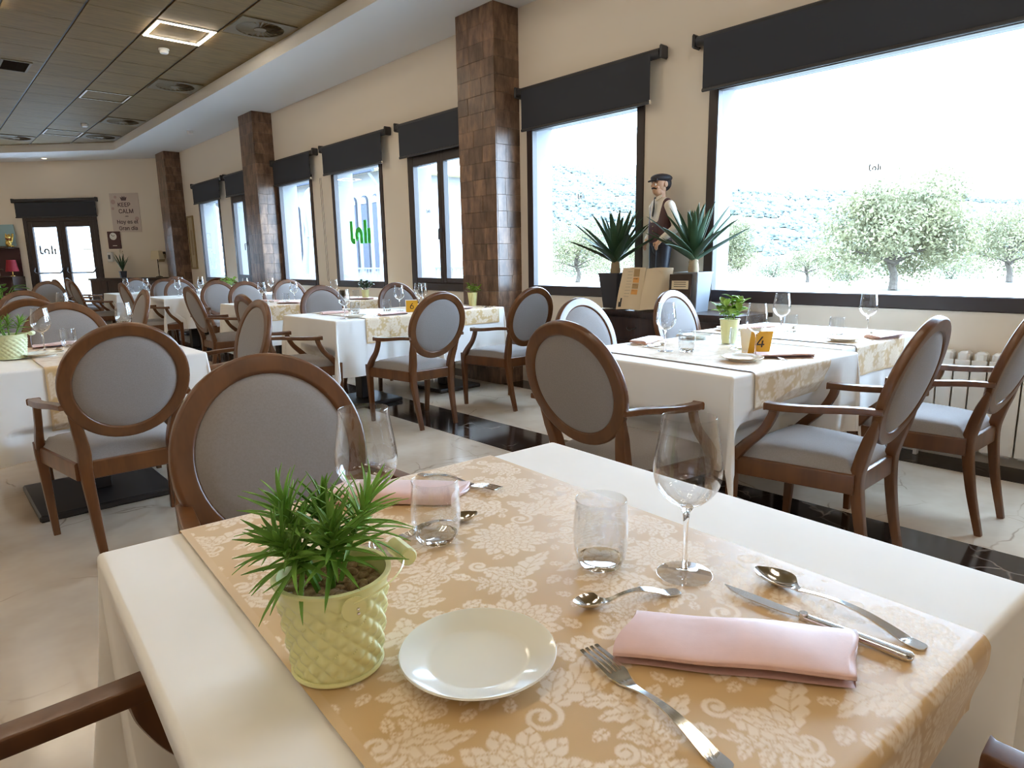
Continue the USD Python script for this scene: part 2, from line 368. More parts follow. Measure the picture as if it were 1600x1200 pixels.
# ------------------------------------------------------------------ veneered columns
def column(name, y0, y1, label, x0=4.15):
    t = UsdGeom.Xform.Define(stage, '/World/' + name).GetPrim()
    tagp(t, label, 'column', kind='structure')
    struct('core', bx(x0 + .012, XW, y0 + .012, y1 - .012, 0, ZC), 'base_iron', t)
    h = .149; n = int(math.ceil(ZC / h)); R = random.Random(int(y0 * 10))
    for i in range(n):
        z0, z1 = i * h, min((i + 1) * h, ZC)
        cuts = sorted([y0 + (y1 - y0) * q for q in ((.30 + R.uniform(-.08, .08)), (.66 + R.uniform(-.08, .08)))])
        ed = [y0, *cuts, y1]
        for a, b in zip(ed[:-1], ed[1:]):
            p = R.uniform(0, .0025); struct('veneer_block', bx(x0 - p, x0 + .013, a + .0006, b - .0006, z0 + .0006, z1 - .0006, .0012), 'pillar_wood', t)
        xm = x0 + (XW - x0) * R.uniform(.35, .65)
        for a, b in ((x0 + .013, xm), (xm, XW)):
            p = R.uniform(0, .0025); struct('veneer_block', bx(a + .0006, b - .0006, y0 - p, y0 + .013, z0 + .0006, z1 - .0006, .0012), 'pillar_wood', t)
column('veneered_column', 4.786, 5.327, 'thick column clad in brown wood-look blocks beside the waiter figure window')
column('slim_column', 10.321, 10.854, 'dark block-clad column in the middle of the window row')
column('corner_column', 14.90, 15.47, 'dark block-clad column in the corner by the framed picture')

# ------------------------------------------------------------------ double door in the end wall
d = UsdGeom.Xform.Define(stage, '/World/door_1').GetPrim(); tagp(d, kind='structure')
def E(m, s, z=0.0, off=0.0): return X(m, endM(s, z, off))
# local x = towards the corner; s below is the far jamb
S0 = 3.36
for nm, m in (('frame', bx(0, .09, 0, 2.27, -.06, .02, .006)), ('frame', bx(1.59, 1.68, 0, 2.27, -.06, .02, .006)), ('frame', bx(.09, 1.59, 2.17, 2.27, -.06, .02, .006))):
    struct(nm, E(m, S0), 'frame_dark', d)
for x in (.09, .84):
    lf = [bx(x, x + .10, .02, 2.17, -.045, .01, .005), bx(x + .65, x + .75, .02, 2.17, -.045, .01, .005), bx(x + .10, x + .65, 2.05, 2.17, -.045, .01, .005), bx(x + .10, x + .65, .02, .22, -.045, .01, .005)]
    struct('door_leaf', E(cat_(*lf), S0), 'frame_dark', d)
    struct('pane', E(bx(x + .095, x + .655, .21, 2.06, -.02, -.016), S0), 'pane_glass', d)
    struct('push_bar', E(tube([(x + .04, 1.18, .012), (x + .06, 1.09, .075), (x + .10, 1.06, .08), (x + .65, 1.06, .08), (x + .69, 1.09, .075), (x + .71, 1.18, .012)], .014, 8), S0), 'blind_metal', d)
t = thing('door_blind', 'rolled dark blind box above the double glass door', 'blind', (0, 0, 0))
obj('blind_fabric', E(bx(0.03, 1.85, 2.27, 2.60, .05, .056, .001), 3.49), 'blind_fabric', t)
obj('roller_tube', E(tube([(0, 2.61, .06), (1.88, 2.61, .06)], .04, 14), 3.49), 'blind_metal', t)
for x in (-.01, 1.87): obj('bracket', E(bx(x, x + .02, 2.565, 2.66, 0.002, .105, .01), 3.49), 'blind_metal', t)
obj('bottom_bar', E(bx(.02, 1.86, 2.25, 2.275, .04, .065, .004), 3.49), 'blind_metal', t)

# ------------------------------------------------------------------ ceiling fittings
plain('ceiling_panel_grey', lin(112, 98, 74), .6)
def ring(a, w, h): return extr(sbox(-a, -a, a, a).difference(sbox(-a + w, -a + w, a - w, a - w)), h)
CELL = lambda i, j: (3.35 - GP * (i + .5), rows[0] + GP * (j + .5))
r0 = rows[0]
def light(x, y, lit, label, cat='ceiling light'):
    t = thing('ring_light', label, cat, (x, y, ZP))
    if lit:
        obj('trim_ring', T(cat_(ring(.285, .009, .010), ring(.250, .008, .010)), (0, 0, -.0102)), 'white_paint', t)
        obj('diffuser', T(ring(.276, .026, .017), (0, 0, -.0172)), 'led_on', t)
    else:
        obj('trim_ring', T(cat_(ring(.285, .005, .008), ring(.258, .006, .008)), (0, 0, -.0082)), 'ceiling_panel_grey', t)
        obj('diffuser', T(ring(.280, .020, .010), (0, 0, -.0102)), 'white_paint', t)
LX, LX2 = 3.35 - GP * 1.5, 3.35 - GP * 4.5
for j, (y, lit) in enumerate(((7.826, 1), (11.30, 0), (14.75, 0))):
    light(LX, y, lit, ('lit square ring light glowing in the wood ceiling panels near the swirl vent', 'unlit square ring light in the wood ceiling, halfway to the end wall', 'unlit square ring light in the wood ceiling, the one closest to the end wall')[j])
light(LX2, 7.826, 1, 'lit square ring light only just showing at the edge of the picture')
for x in (LX, LX2, LX2 - 3 * GP, LX2 - 6 * GP, LX2 - 9 * GP):  # unseen rings carry the grid on as warm fill for the room
    for y in (-2.55, .90, 4.36, 7.826, 11.30, 14.75, 18.2):
        if (x, y) in ((LX, 7.826), (LX, 11.30), (LX, 14.75), (LX2, 7.826)) or x + y > 18.0: continue
        if y > 8 and x == LX2: continue
        light(x, y, 1, 'unseen lit square ring light in the wood ceiling outside the picture', 'ceiling light')
        tagp(stage.GetPrimAtPath('/World/' + f"ring_light_{COUNT[('/World', 'ring_light')] - 1:03d}"), group='unseen ring lights outside the picture')
def swirl(t):
    obj('face_plate', T(extr(sbox(-.28, -.28, .28, .28).difference(Point(0, 0).buffer(.235, 24)), .012), (0, 0, -.010)), 'ceiling_panel_grey', t)
    obj('hub', T(trimesh.creation.cylinder(.06, .014), (0, 0, -.006)), 'ceiling_panel_grey', t)
    obj('duct', T(trimesh.creation.cylinder(.236, .004), (0, 0, .012)), 'black_plastic', t)
    for k in range(24):
        a = 2 * PI * k / 24
        b = RZ(RX(bx(.055, .235, -.014, .014, -.0015, .0015), .5), a); obj('vane', T(b, (0, 0, -.002)), 'ceiling_panel_grey', t)
for (i, y, l) in ((0, 7.18, 'square swirl air vent in the wood ceiling next to the lit ring light'), (0, 10.10, 'swirl air vent midway between the lit and the first unlit ring light'),
                  (0, 13.03, 'swirl air vent midway between the two unlit ring lights'), (0, 14.75, 'swirl air vent in the wood ceiling beside the farthest ring light')):
    place('swirl_vent', swirl, l, 'vent', (3.35 - GP / 2, y, ZP - .004))
t = thing('swirl_vent', 'swirl air vent in the wood ceiling right above the glass door', 'vent', (3.35 - GP * 2.5, 15.75, ZP - .004)); 
t.GetReferences().AddInternalReference(FIRST['swirl_vent'].GetPath()); t.SetInstanceable(True); tagp(t, 'swirl air vent in the wood ceiling right above the glass door', 'vent')
t = thing('return_grille', 'dark slatted return air grille in the wood ceiling', 'grille', (1.31, 10.25, ZP))
obj('frame', T(extr(sbox(-.15, -.26, .15, .26).difference(sbox(-.125, -.235, .125, .235)), .014), (0, 0, -.012)), 'ceiling_panel_grey', t)
for k in range(14): obj('slat', T(RX(bx(-.125, .125, -.012, .012, -.001, .001), .7), (0, -.22 + .034 * k, -.004)), 'frame_dark', t)
def detector(t):
    obj('base', lathe([(0, 0), (.055, 0), (.055, -.014), (0, -.014)], 24), 'white_paint', t)
    obj('sensor_head', lathe([(0, -.014), (.043, -.014), (.048, -.035), (.040, -.048), (0, -.052)], 24), 'white_paint', t)
place('smoke_detector', detector, 'round white smoke detector on the wood ceiling right beside the lit ring light', 'smoke detector', (2.49, 8.50, ZP))
place('smoke_detector', detector, 'round white smoke detector on the wood ceiling near the far unlit lights', 'smoke detector', (2.61, 13.65, ZP))
def spot(t):
    obj('collar', lathe([(.062, 0), (.066, -.006), (.048, -.008), (.045, .0)], 24), 'white_paint', t)
    obj('lamp', lathe([(0, -.004), (.044, -.004), (.044, -.001), (0, -.001)], 24), 'spot_on', t)
place('smoke_detector', detector, 'round smoke detector on the white ceiling between two dark columns', 'smoke detector', (3.94, 12.5, ZC))
place('recessed_spotlight', spot, 'recessed round spotlight in the white ceiling above the glass door', 'spotlight', (2.49, 17.3, ZC))
# ------------------------------------------------------------------ medallion armchair (origin on the floor, facing +y)
TILT = .30                                                   # how far the back leans, metres per metre
def back_y(z): return -.235 - (z - .50) * TILT
def oval(rx, rz, n=56):
    a = np.linspace(0, 2 * PI, n, endpoint=False)
    zc = .745
    return np.stack([rx * np.cos(a), [back_y(zc + rz * math.sin(q)) for q in a], zc + rz * np.sin(a)], 1)
def make_chair(t):
    nrm = np.array([0, 1, TILT]) / math.hypot(1, TILT)
    ring_ = sweep(oval(.212, .212), (.034, .052), nrm, .30, 4, closed=True)
    obj('backrest_frame', ring_, 'chair_wood', t, smooth=40)
    n, k = 56, 9; V, F = [], []
    for side in (1, -1):
        base = len(V)
        for j in range(k):
            q = j / (k - 1); r = .189 * q; th = (.009 + .017 * math.sqrt(max(0, 1 - q ** 2.4))) * side
            for i in range(n):
                a = 2 * PI * i / n; z = .745 + r * math.sin(a)
                V.append(np.array([r * math.cos(a), back_y(z), z]) + nrm * th)
        for j in range(k - 1):
            for i in range(n):
                i2 = (i + 1) % n; a, b, c, d = base + j * n + i, base + j * n + i2, base + (j + 1) * n + i2, base + (j + 1) * n + i
                F += [(a, d, c), (a, c, b)] if side == 1 else [(a, c, d), (a, b, c)]
    o = (k - 1) * n
    for i in range(n): i2 = (i + 1) % n; F += [(o + i, o + i2 + k * n, o + i2), (o + i, o + i + k * n, o + i2 + k * n)]
    pad = trimesh.Trimesh(np.array(V), np.array(F), process=False); pad.merge_vertices(); pad.update_faces(pad.nondegenerate_faces()); pad.fix_normals()
    obj('backrest', pad, 'fabric', t, smooth=50)
    # seat frame: four rails on a trapezoid
    fr, rr, yf, yr = .255, .185, .225, -.215
    rails = [sweep([(-fr, yf - .01, .385), (fr, yf - .01, .385)], (.028, .075), (0, 1, 0)), sweep([(-rr, yr, .385), (rr, yr, .385)], (.026, .075), (0, 1, 0))]
    for s in (-1, 1): rails.append(sweep([(s * (fr + .004), yf, .385), (s * (rr + .004), yr, .385)], (.028, .075), (1, 0, 0)))
    obj('seat_frame', cat_(*rails), 'chair_wood', t)
    # domed cushion
    nx, ny = 18, 18; V, F = [], []
    def hw(y): return fr + .006 - (yf - y) / (yf - yr) * (fr - rr)
    for lay in (0, 1):
        for j in range(ny + 1):
            for i in range(nx + 1):
                u, v = 2 * i / nx - 1, 2 * j / ny - 1
                sq = lambda p: math.copysign(1 - (1 - abs(p)) ** 1.0, p)
                y = -.205 + (v + 1) / 2 * .425
                x = hw(y) * u
                e = max(abs(u), abs(v)); cr = max(0, (abs(u) ** 6 + abs(v) ** 6))
                top = .425 + .062 * (1 - min(1, e ** 7)) ** .5 * (1 - .16 * (u * u + v * v)) 
                V.append((x, y, top if lay == 0 else .418))
    q = (nx + 1) * (ny + 1)
    for j in range(ny):
        for i in range(nx):
            a = j * (nx + 1) + i; b, c, d = a + 1, a + nx + 2, a + nx + 1
            F += [(a, b, c), (a, c, d), (a + q, c + q, b + q), (a + q, d + q, c + q)]
    edge = [i for i in range(nx)] ; 
    def strip(ids):
        for a, b in zip(ids[:-1], ids[1:]): F.extend([(a, a + q, b + q), (a, b + q, b)])
    strip(list(range(nx, -1, -1))[::-1]); strip([j * (nx + 1) + nx for j in range(ny + 1)]); strip([ny * (nx + 1) + i for i in range(nx, -1, -1)]); strip([j * (nx + 1) for j in range(ny, -1, -1)])
    cu = trimesh.Trimesh(np.array(V), np.array(F), process=False); cu.fix_normals()
    obj('seat', cu, 'fabric', t, smooth=60)
    for s in (-1, 1):
        fl = sweep(curve([(s * .262, .218, .44), (s * .262, .218, .36), (s * .255, .222, .18), (s * .247, .226, 0)], 4), np.interp(np.linspace(0, 1, 13), [0, .25, 1], [.048, .046, .028])[:, None] * [1, 1], (1, 0, 0), .2)
        obj('leg', fl, 'chair_wood', t)
        rl = sweep(curve([(s * .150, -.285, 0), (s * .158, -.240, .20), (s * .166, -.216, .385), (s * .166, -.226, .47), (s * .180, -.252, .56), (s * .200, -.277, .635)], 5),
                   np.interp(np.linspace(0, 1, 26), [0, .45, .62, .8, 1], [.030, .050, .050, .044, .02])[:, None] * [1, .9], (1, 0, 0), .22)
        obj('leg', rl, 'chair_wood', t)
    for s in (-1, 1):
        bar = sweep(curve([(s * .222, -.300, .668), (s * .240, -.20, .664), (s * .262, -.06, .650), (s * .272, .045, .644), (s * .272, .085, .644)], 6), np.array([(.040, .026)] * 24 + [(.048, .028)]) * np.interp(np.arange(25), [0, 10, 24], [.8, 1, 1.1])[:, None], (1, 0, 0), .22)
        a = obj('armrest', bar, 'chair_wood', t)
        post = sweep(curve([(s * .268, .055, .636), (s * .268, .065, .60), (s * .267, .10, .54), (s * .265, .165, .475), (s * .262, .212, .42)], 6), np.interp(np.linspace(0, 1, 25), [0, .5, 1], [.034, .034, .046])[:, None] * [.85, 1], (1, 0, 0), .25)
        obj('arm_post', post, 'chair_wood', t)

CHAIRS = [  # x, y, heading (0 = faces +y, clockwise positive), label
    (.61, 1.232, 180, 'grey medallion armchair at the far side of the big table with the spiky plant'),
    (.10, .66, 90, 'armchair of which only a brown armrest shows, at the short side of the big table'),
    (.55, .05, 0, 'armchair of which only an armrest tip shows below the hanging damask runner'),
    (.60, 3.29, 0, 'grey medallion armchair seen from behind, tucked at the table with the pale green bucket'),
    (.70, 4.62, 180, 'grey medallion armchair across the table with the pale green bucket'),
    (.62, 6.15, 0, 'medallion armchair seen from behind, second table beyond the pale green bucket'),
    (.80, 7.45, 180, 'medallion armchair facing the camera, second table beyond the pale green bucket'),
    (2.07, 1.62, 90, 'medallion armchair at the end of table four, taupe back in shade'),
    (2.60, 1.08, 0, 'medallion armchair in front of table four, grey seat and both arms in full view'),
    (3.42, .93, 3, 'medallion armchair cut by the picture edge, in front of the radiator'),
    (2.72, 2.10, 180, 'bluish lit medallion armchair behind table four, beside the wooden console'),
    (3.66, 2.15, 180, 'bluish lit medallion armchair in front of the framed plaque and the console'),
    (2.75, 4.15, 0, 'medallion armchair in front of table six, full grey oval back'),
    (3.62, 4.11, 0, 'medallion armchair in front of table six, the one towards the windows'),
    (2.15, 4.88, 90, 'medallion armchair at the end of table six, mostly hidden by a tan-backed chair'),
    (1.20, 4.03, 270, 'tan-backed medallion armchair at the aisle end of the pale green bucket table'),
    (2.92, 5.60, 180, 'medallion armchair facing the camera across table six, larger of two'),
    (3.68, 5.48, 180, 'medallion armchair behind table six, below the double casement window'),
    (2.45, 7.15, 90, 'side-on medallion armchair at the end of the third window table'),
    (3.12, 8.05, 180, 'medallion armchair facing the camera behind the third window table'),
    (3.70, 8.12, 180, 'medallion armchair behind the third window table, near the window with green lettering'),
    (3.06, 8.90, 180, 'round grey medallion armchair standing free beyond the third window table'),
    (1.22, 6.75, 270, 'tan-backed medallion armchair at the aisle end of the second bucket-side table'),
    (2.42, 9.80, 88, 'side-on medallion armchair at the end of the fourth window table'),
    (3.10, 10.72, 180, 'medallion armchair behind the fourth window table, beside the bright green sprig'),
    (3.08, 11.40, 180, 'medallion armchair behind the fourth window table, second one back'),
    (3.78, 10.62, 180, 'medallion armchair behind the fourth window table, at the slim column'),
    (3.75, 11.62, 0, 'medallion armchair in front of the fifth window table near the slim column'),
    (3.05, 13.05, 180, 'medallion armchair in front of the dark sideboard'),
    (3.70, 13.05, 180, 'medallion armchair in front of the corner column'),
    (2.25, 12.25, 85, 'dark side-on medallion armchair before the glass door, largest of the three'),
    (2.30, 14.2, 80, 'side-on medallion armchair before the glass door, middle one of the three'),
    (2.60, 14.95, 80, 'side-on medallion armchair before the glass door, the one next to the sideboard'),
    (1.62, 12.2, 180, 'grey medallion armchair facing the camera below the door with the dark lettering'),
]
for x, y, a, l in CHAIRS:
    place('medallion_armchair', make_chair, l, 'chair', (x, y, 0), -a)

# ------------------------------------------------------------------ woven damask pattern: one repeat as polygons, sampled per vertex
def leaf_poly(L, W, lobes=4, bend=.0, tip=.8):
    """an acanthus leaf along +x with scalloped margins"""
    n = 56; xs = np.linspace(0, 1, n)
    env = np.sin(PI * xs ** tip) ** .75; scal = .66 + .34 * np.abs(np.sin(lobes * PI * xs))
    mid = bend * xs * xs * L
    return Polygon(list(zip(xs * L, W * env * scal + mid)) + list(zip(xs[::-1] * L, (-W * env * scal + mid)[::-1]))).buffer(0)
def veins_of(L, W, lobes, bend, w=.0007):
    v = [LineString([(x * L, bend * x * x * L) for x in np.linspace(.03, .86, 12)])]
    for k in range(lobes):
        x = (k + .35) / lobes
        for s in (-1, 1): v.append(LineString([(x * L, bend * x * x * L), ((x + .13) * L, bend * x * x * L + s * W * .62 * math.sin(PI * x ** .8))]))
    return shapely.union_all([q.buffer(w) for q in v])
def spiral(r0, turns, w, sgn=1):
    a = np.linspace(0, turns * 2 * PI, 60); r = r0 * (1 - .86 * a / a[-1])
    return shapely.union_all([LineString([(r0 - r[k] * math.cos(a[k]), sgn * r[k] * math.sin(a[k])), (r0 - r[k + 1] * math.cos(a[k + 1]), sgn * r[k + 1] * math.sin(a[k + 1]))]).buffer(w * .62 * (1.25 - .5 * k / 59)) for k in range(59)] + [Point(r0 * .86, 0).buffer(w * .9)])
_TW, _TH, _NX, _NY = .30, .40, 300, 400
_gx, _gy = np.meshgrid((np.arange(_NX) + .5) / _NX * _TW, (np.arange(_NY) + .5) / _NY * _TH)
WEAVE = np.zeros(_gx.shape)
def _paint(p, val):
    """painter's order on one wrapping repeat: later pieces lie over earlier ones"""
    b = p.bounds
    for dx in (-_TW, 0, _TW):
        for dy in (-_TH, 0, _TH):
            i0, i1, j0, j1 = max(0, int((b[0] + dx) / _TW * _NX)), min(_NX, int((b[2] + dx) / _TW * _NX) + 2), max(0, int((b[1] + dy) / _TH * _NY)), min(_NY, int((b[3] + dy) / _TH * _NY) + 2)
            if i0 >= i1 or j0 >= j1: continue
            sl = np.s_[j0:j1, i0:i1]; WEAVE[sl][shapely.contains_xy(p, _gx[sl] - dx, _gy[sl] - dy)] = val
def weave_design():
    def put(poly, x, y, ang, s=1.0, vein=None, gap=.0016, flip=False):
        f = lambda g: affinity.translate(affinity.rotate(affinity.scale(g, s, -s if flip else s, origin=(0, 0)), ang, origin=(0, 0)), x, y)
        g = f(poly)
        if gap: _paint(g.buffer(gap), 0.0)
        _paint(g, 1.0)
        if vein is not None: _paint(f(vein), 0.0)
    def lf(x, y, ang, L, W, lobes=4, bend=0., flip=False, gap=.0014): put(leaf_poly(L, W, lobes, bend), x, y, ang, 1, veins_of(L, W, lobes, bend), gap, flip)
    def curl(x, y, ang, r, turns=1.3, w=.0036, sg=1): put(spiral(r, turns, w, sg), x, y, ang, 1, None, .0012)
    def flower(cx, cy, s, rot):
        for k in range(11): lf(cx, cy, rot + 360 * k / 11, .066 * s, .019 * s, 3)
        for k in range(9): lf(cx, cy, rot + 18 + 40 * k, .049 * s, .016 * s, 2)
        for k in range(7): lf(cx, cy, rot + 5 + 360 * k / 7, .031 * s, .012 * s, 2)
        put(Point(0, 0).buffer(.011 * s), cx, cy, 0); 
        for k in range(5): put(Point(.0055 * s, 0).buffer(.0017), cx, cy, 72 * k, 1, None, .0011)
    def sunflower(cx, cy, s, ang):
        for k in range(13): lf(cx, cy, ang + 360 * k / 13, .064 * s, .0175 * s, 3)
        for k in range(12): lf(cx, cy, ang + 14 + 30 * k, .046 * s, .013 * s, 2)
        put(Point(0, 0).buffer(.027 * s), cx, cy, 0, 1, None, .002)
        for k in range(20): _paint(affinity.translate(affinity.rotate(Point(.0225 * s, 0).buffer(.0019), 18 * k, origin=(0, 0)), cx, cy), 0.0)
        _paint(Point(cx, cy).buffer(.0175 * s), 0.0); put(Point(0, 0).buffer(.0155 * s), cx, cy, 0, 1, None, 0)
        for k in range(-3, 4): _paint(affinity.translate(affinity.rotate(LineString([(k * .0042, -.0145), (k * .0042, .0145)]).intersection(Point(0, 0).buffer(.0145)).buffer(.0008), ang, origin=(0, 0)), cx, cy), 0.0)
    def spray(cx, cy, ang, s, flip=False, n=4):
        sg = -1 if flip else 1
        P = [np.array([t * .135 * s, sg * .045 * s * t * t]) for t in np.linspace(0, 1, 12)]
        rot = lambda p: (cx + p[0] * math.cos(math.radians(ang)) - p[1] * math.sin(math.radians(ang)), cy + p[0] * math.sin(math.radians(ang)) + p[1] * math.cos(math.radians(ang)))
        put(LineString([rot(p) for p in P]).buffer(.0026), 0, 0, 0)
        for k in range(n):
            x, y = rot(P[int(1 + 9 * k / n)])
            for q in (-1, 1): lf(x, y, ang + q * (58 - 6 * k), (.050 - .005 * k) * s, (.0135 - .001 * k) * s, 3, .22 * q)
        x, y = rot(P[-2]); lf(x, y, ang + sg * 22, .048 * s, .015 * s, 3)
        x, y = rot(P[1]); curl(x, y, ang + 150, .013 * s, 1.3, .0028, sg)
    def scroll(cx, cy, ang, s, sg=1):
        lf(cx, cy, ang + 165, .090 * s, .021 * s, 5, .35 * sg); lf(cx, cy, ang + 215, .060 * s, .016 * s, 4, -.3 * sg)
        curl(cx, cy, ang, .021 * s, 1.5, .0042, sg)
    spray(.225, .045, 88, 1.05); spray(.075, .215, 92, 1.05, True); spray(.150, .395, 62, .8, True); spray(.145, .195, 128, .8); spray(.005, .165, 40, .75); spray(.300, .345, 140, .7, True)
    scroll(.160, .150, 200, 1.0, 1); scroll(.150, .335, -20, 1.0, 1); scroll(.290, .180, 60, .95, -1); scroll(.012, .378, 240, .95, -1); scroll(.012, .200, 150, .8, 1); scroll(.140, .245, 320, .75, -1); scroll(.285, .030, 100, .7, 1); scroll(.155, .055, 20, .6, -1)
    flower(.075, .095, 1.0, 10); sunflower(.222, .292, 1.0, 90)
    R = np.random.default_rng(4)
    for _ in range(900):                                     # small leaves and curls in the bare ground
        x, y, a = R.uniform(0, _TW), R.uniform(0, _TH), R.uniform(0, 360); L = R.choice([.022, .030, .040])
        g = affinity.translate(affinity.rotate(leaf_poly(L, L * .34, 3), a, origin=(0, 0)), x, y).buffer(.0030); b = g.bounds
        if b[0] < 0 or b[1] < 0 or b[2] > _TW or b[3] > _TH: continue
        sl = np.s_[int(b[1] / _TH * _NY):int(b[3] / _TH * _NY) + 1, int(b[0] / _TW * _NX):int(b[2] / _TW * _NX) + 1]
        if (WEAVE[sl] * shapely.contains_xy(g, _gx[sl], _gy[sl])).sum() > 6: continue
        lf(x, y, a, L, L * .34, 3, gap=0)
weave_design()
def weave_at(x, y, soft=1):
    """box-filtered look-up of the repeat; soft in millimetres"""
    out = 0; offs = (np.arange(soft) - (soft - 1) / 2) if soft > 1 else [0]
    for a in offs:
        for b in offs:
            i = (np.floor((x * 1000 + a) / (_TW * 1000 / _NX)).astype(int)) % _NX; j = (np.floor((y * 1000 + b) / (_TH * 1000 / _NY)).astype(int)) % _NY
            out = out + WEAVE[j, i]
    return out / len(offs) ** 2

# ------------------------------------------------------------------ tables with cloths and runners
TZ = .752                                        # height of the wooden top; the cloth lies at .757
CLOTH_Z = .757
class Cloth:
    """how a square cloth falls over a square top: a point (u, v) of the cloth becomes a point in space"""
    def __init__(s, cx, cy, a, chairs=(), seed=0, fold=1.0, rot=0.0):
        s.c, s.s = math.cos(math.radians(rot)), math.sin(math.radians(rot))
        s.cx, s.cy, s.a, s.ch, s.seed, s.fold = cx, cy, a, chairs, seed, fold
    def at(s, u, v, lift=0.0):
        u, v = np.asarray(u, float), np.asarray(v, float); a, R = s.a, .010
        du, dv = np.maximum(np.abs(u) - a, 0), np.maximum(np.abs(v) - a, 0)
        su, sv = np.sign(u), np.sign(v)
        d = np.hypot(du, dv); phi = np.arctan2(dv, du); safe = np.maximum(d, 1e-9)
        bend = np.minimum(d / R, PI / 2); out = R * np.sin(bend); drop = R * (1 - np.cos(bend)) + np.maximum(d - R * PI / 2, 0)
        corner = np.sin(2 * phi) * (d > 0)
        out = out + corner ** 1.0 * .13 * np.maximum(d - .02, 0)
        drop = drop * (1 - .05 * corner)
        # soft vertical folds that deepen towards the hem
        t = np.where(du >= dv, v * 1.0 * su, u * 1.0 * sv) + 1.7 * su + 2.9 * sv
        ph = s.seed * 1.37
        wave = (np.sin(t * 15 + ph) * .6 + np.sin(t * 27 + 2.1 * ph + 1) * .4) * .020 * s.fold
        near = np.exp(-((a - np.minimum(np.abs(u), np.abs(v)) ) / .16) ** 2)
        depth = np.clip(drop / .40, 0, 1.3)
        out = out + wave * depth ** 1.3 * (1 - .6 * corner)
        x = np.clip(u, -a, a) + su * out * du / safe + su * lift * du / safe
        y = np.clip(v, -a, a) + sv * out * dv / safe + sv * lift * dv / safe
        z = CLOTH_Z - drop + lift * np.clip(1 - d / R, 0, 1)
        X_, Y_ = x * s.c - y * s.s + s.cx, x * s.s + y * s.c + s.cy
        # knees of the chairs push the cloth in under the top
        for (hx, hy, ha) in s.ch:
            r = math.radians(ha); fx, fy = math.sin(r), math.cos(r)
            rel = (X_ - hx) * fx + (Y_ - hy) * fy; lat = (X_ - hx) * fy - (Y_ - hy) * fx
            need = np.interp(z, [.47, .56, .66], [.30, .18, .12]) - lift - rel
            m_ = (d > 0) & (need > 0) & (need < .36)
            fall = np.clip((.40 - np.abs(lat)) / .10, 0, 1); fall = fall * fall * (3 - 2 * fall)
            zf = np.clip((.735 - z) / .07, 0, 1); zf = zf * zf * (3 - 2 * zf)
            edge = np.clip((a - np.minimum(np.abs(u), np.abs(v))) / .11, 0, 1)
            k = np.where(m_, need * fall * zf * edge, 0)
            X_, Y_ = X_ + fx * k, Y_ + fy * k
        return np.stack([X_, Y_, z], -1)
def grid_mesh(P, two=False):
    n, m = P.shape[:2]; idx = np.arange(n * m).reshape(n, m)
    a, b, c, d = idx[:-1, :-1].ravel(), idx[1:, :-1].ravel(), idx[1:, 1:].ravel(), idx[:-1, 1:].ravel()
    F = np.concatenate([np.stack([a, b, c], 1), np.stack([a, c, d], 1)])
    return trimesh.Trimesh(P.reshape(-1, 3), F, process=False)
def axis(h, a, n_in, n_out, R=.010):
    e = np.concatenate([[a + R * PI / 2 * q for q in (.0, .33, .66, 1.0)], np.linspace(a + .03, h, n_out)])
    return np.concatenate([-e[::-1], np.linspace(-a, a, n_in + 2)[1:-1], e])
def table(name, cx, cy, half, base, tlabel, clabel, rlabel, over=.42, run=.31, drop=.16, drop2=None, rx=0.0, fine=None, seed=0, runner=True, chairs=True, res=34, rot=0.0, foot=.235):
    t = thing('pedestal_table', tlabel, 'table', (cx, cy, 0), rot)
    obj('tabletop', bx(-half + .004, half - .004, -half + .004, half - .004, TZ - .028, TZ, .004), 'dark_wood', t)
    obj('column', bx(-.055, .055, -.055, .055, .035, TZ - .028, .006), 'base_iron', t)
    obj('base_plate', bx(-foot, foot, -foot - .01, foot + .01, 0, .035, .008) if base == 'square' else lathe([(0, 0), (.225, 0), (.225, .015), (.07, .045), (0, .045)], 40), 'base_iron', t)
    ch = [(x, y, a) for x, y, a, _ in CHAIRS if abs(x - cx) < 1.1 and abs(y - cy) < 1.1] if chairs else ()
    C_ = Cloth(cx, cy, half, ch, seed, 1.0, rot)
    ax = axis(half + over, half, 30, res)
    U, V = np.meshgrid(ax, ax, indexing='ij')
    P = C_.at(U, V)
    obj('tablecloth', grid_mesh(P), 'linen', None, smooth=True, label=clabel, cat='tablecloth')
    if runner:
        st = fine or .006
        us = np.arange(-run, run + 1e-6, st) + rx
        lo, hi = half + drop, half + (drop if drop2 is None else drop2)
        vs = np.arange(-lo, hi + 1e-6, st)
        U, V = np.meshgrid(us, vs, indexing='ij')
        P = C_.at(U, V, .0045)
        # hem: the rim is doubled over
        rim = np.minimum(np.minimum(U - us[0], us[-1] - U), np.minimum(V - vs[0], vs[-1] - V))
        w = weave_at(U + .04 + .11 * seed, V + .13 * seed, 2 if fine else 6)
        w = np.where(rim < .012, .12, w)
        m = grid_mesh(P)
        o = obj('damask_runner', m, 'damask', None, smooth=True, label=rlabel, cat='table runner', weave=w.ravel())
    return C_
table('big', .615, .655, .474, 'square', 'cloth-covered pedestal table under the spiky plant and the two bread-side settings', 'wide cream tablecloth under the damask runner with the spiky plant', 'gold and cream damask runner carrying the spiky plant and the pink napkins', over=.60, run=.325, rx=-.037, drop=.125, rot=-3.5, fine=.002, seed=0, res=40)
table('t4a', 2.72, 1.67, .465, 'round', 'round-footed pedestal table of the number four card', 'white tablecloth under the number four card', 'damask runner hanging over the front of table four, beside the armrest', over=.37, rot=-5, rx=-.06, run=.28, drop=.155, seed=1)
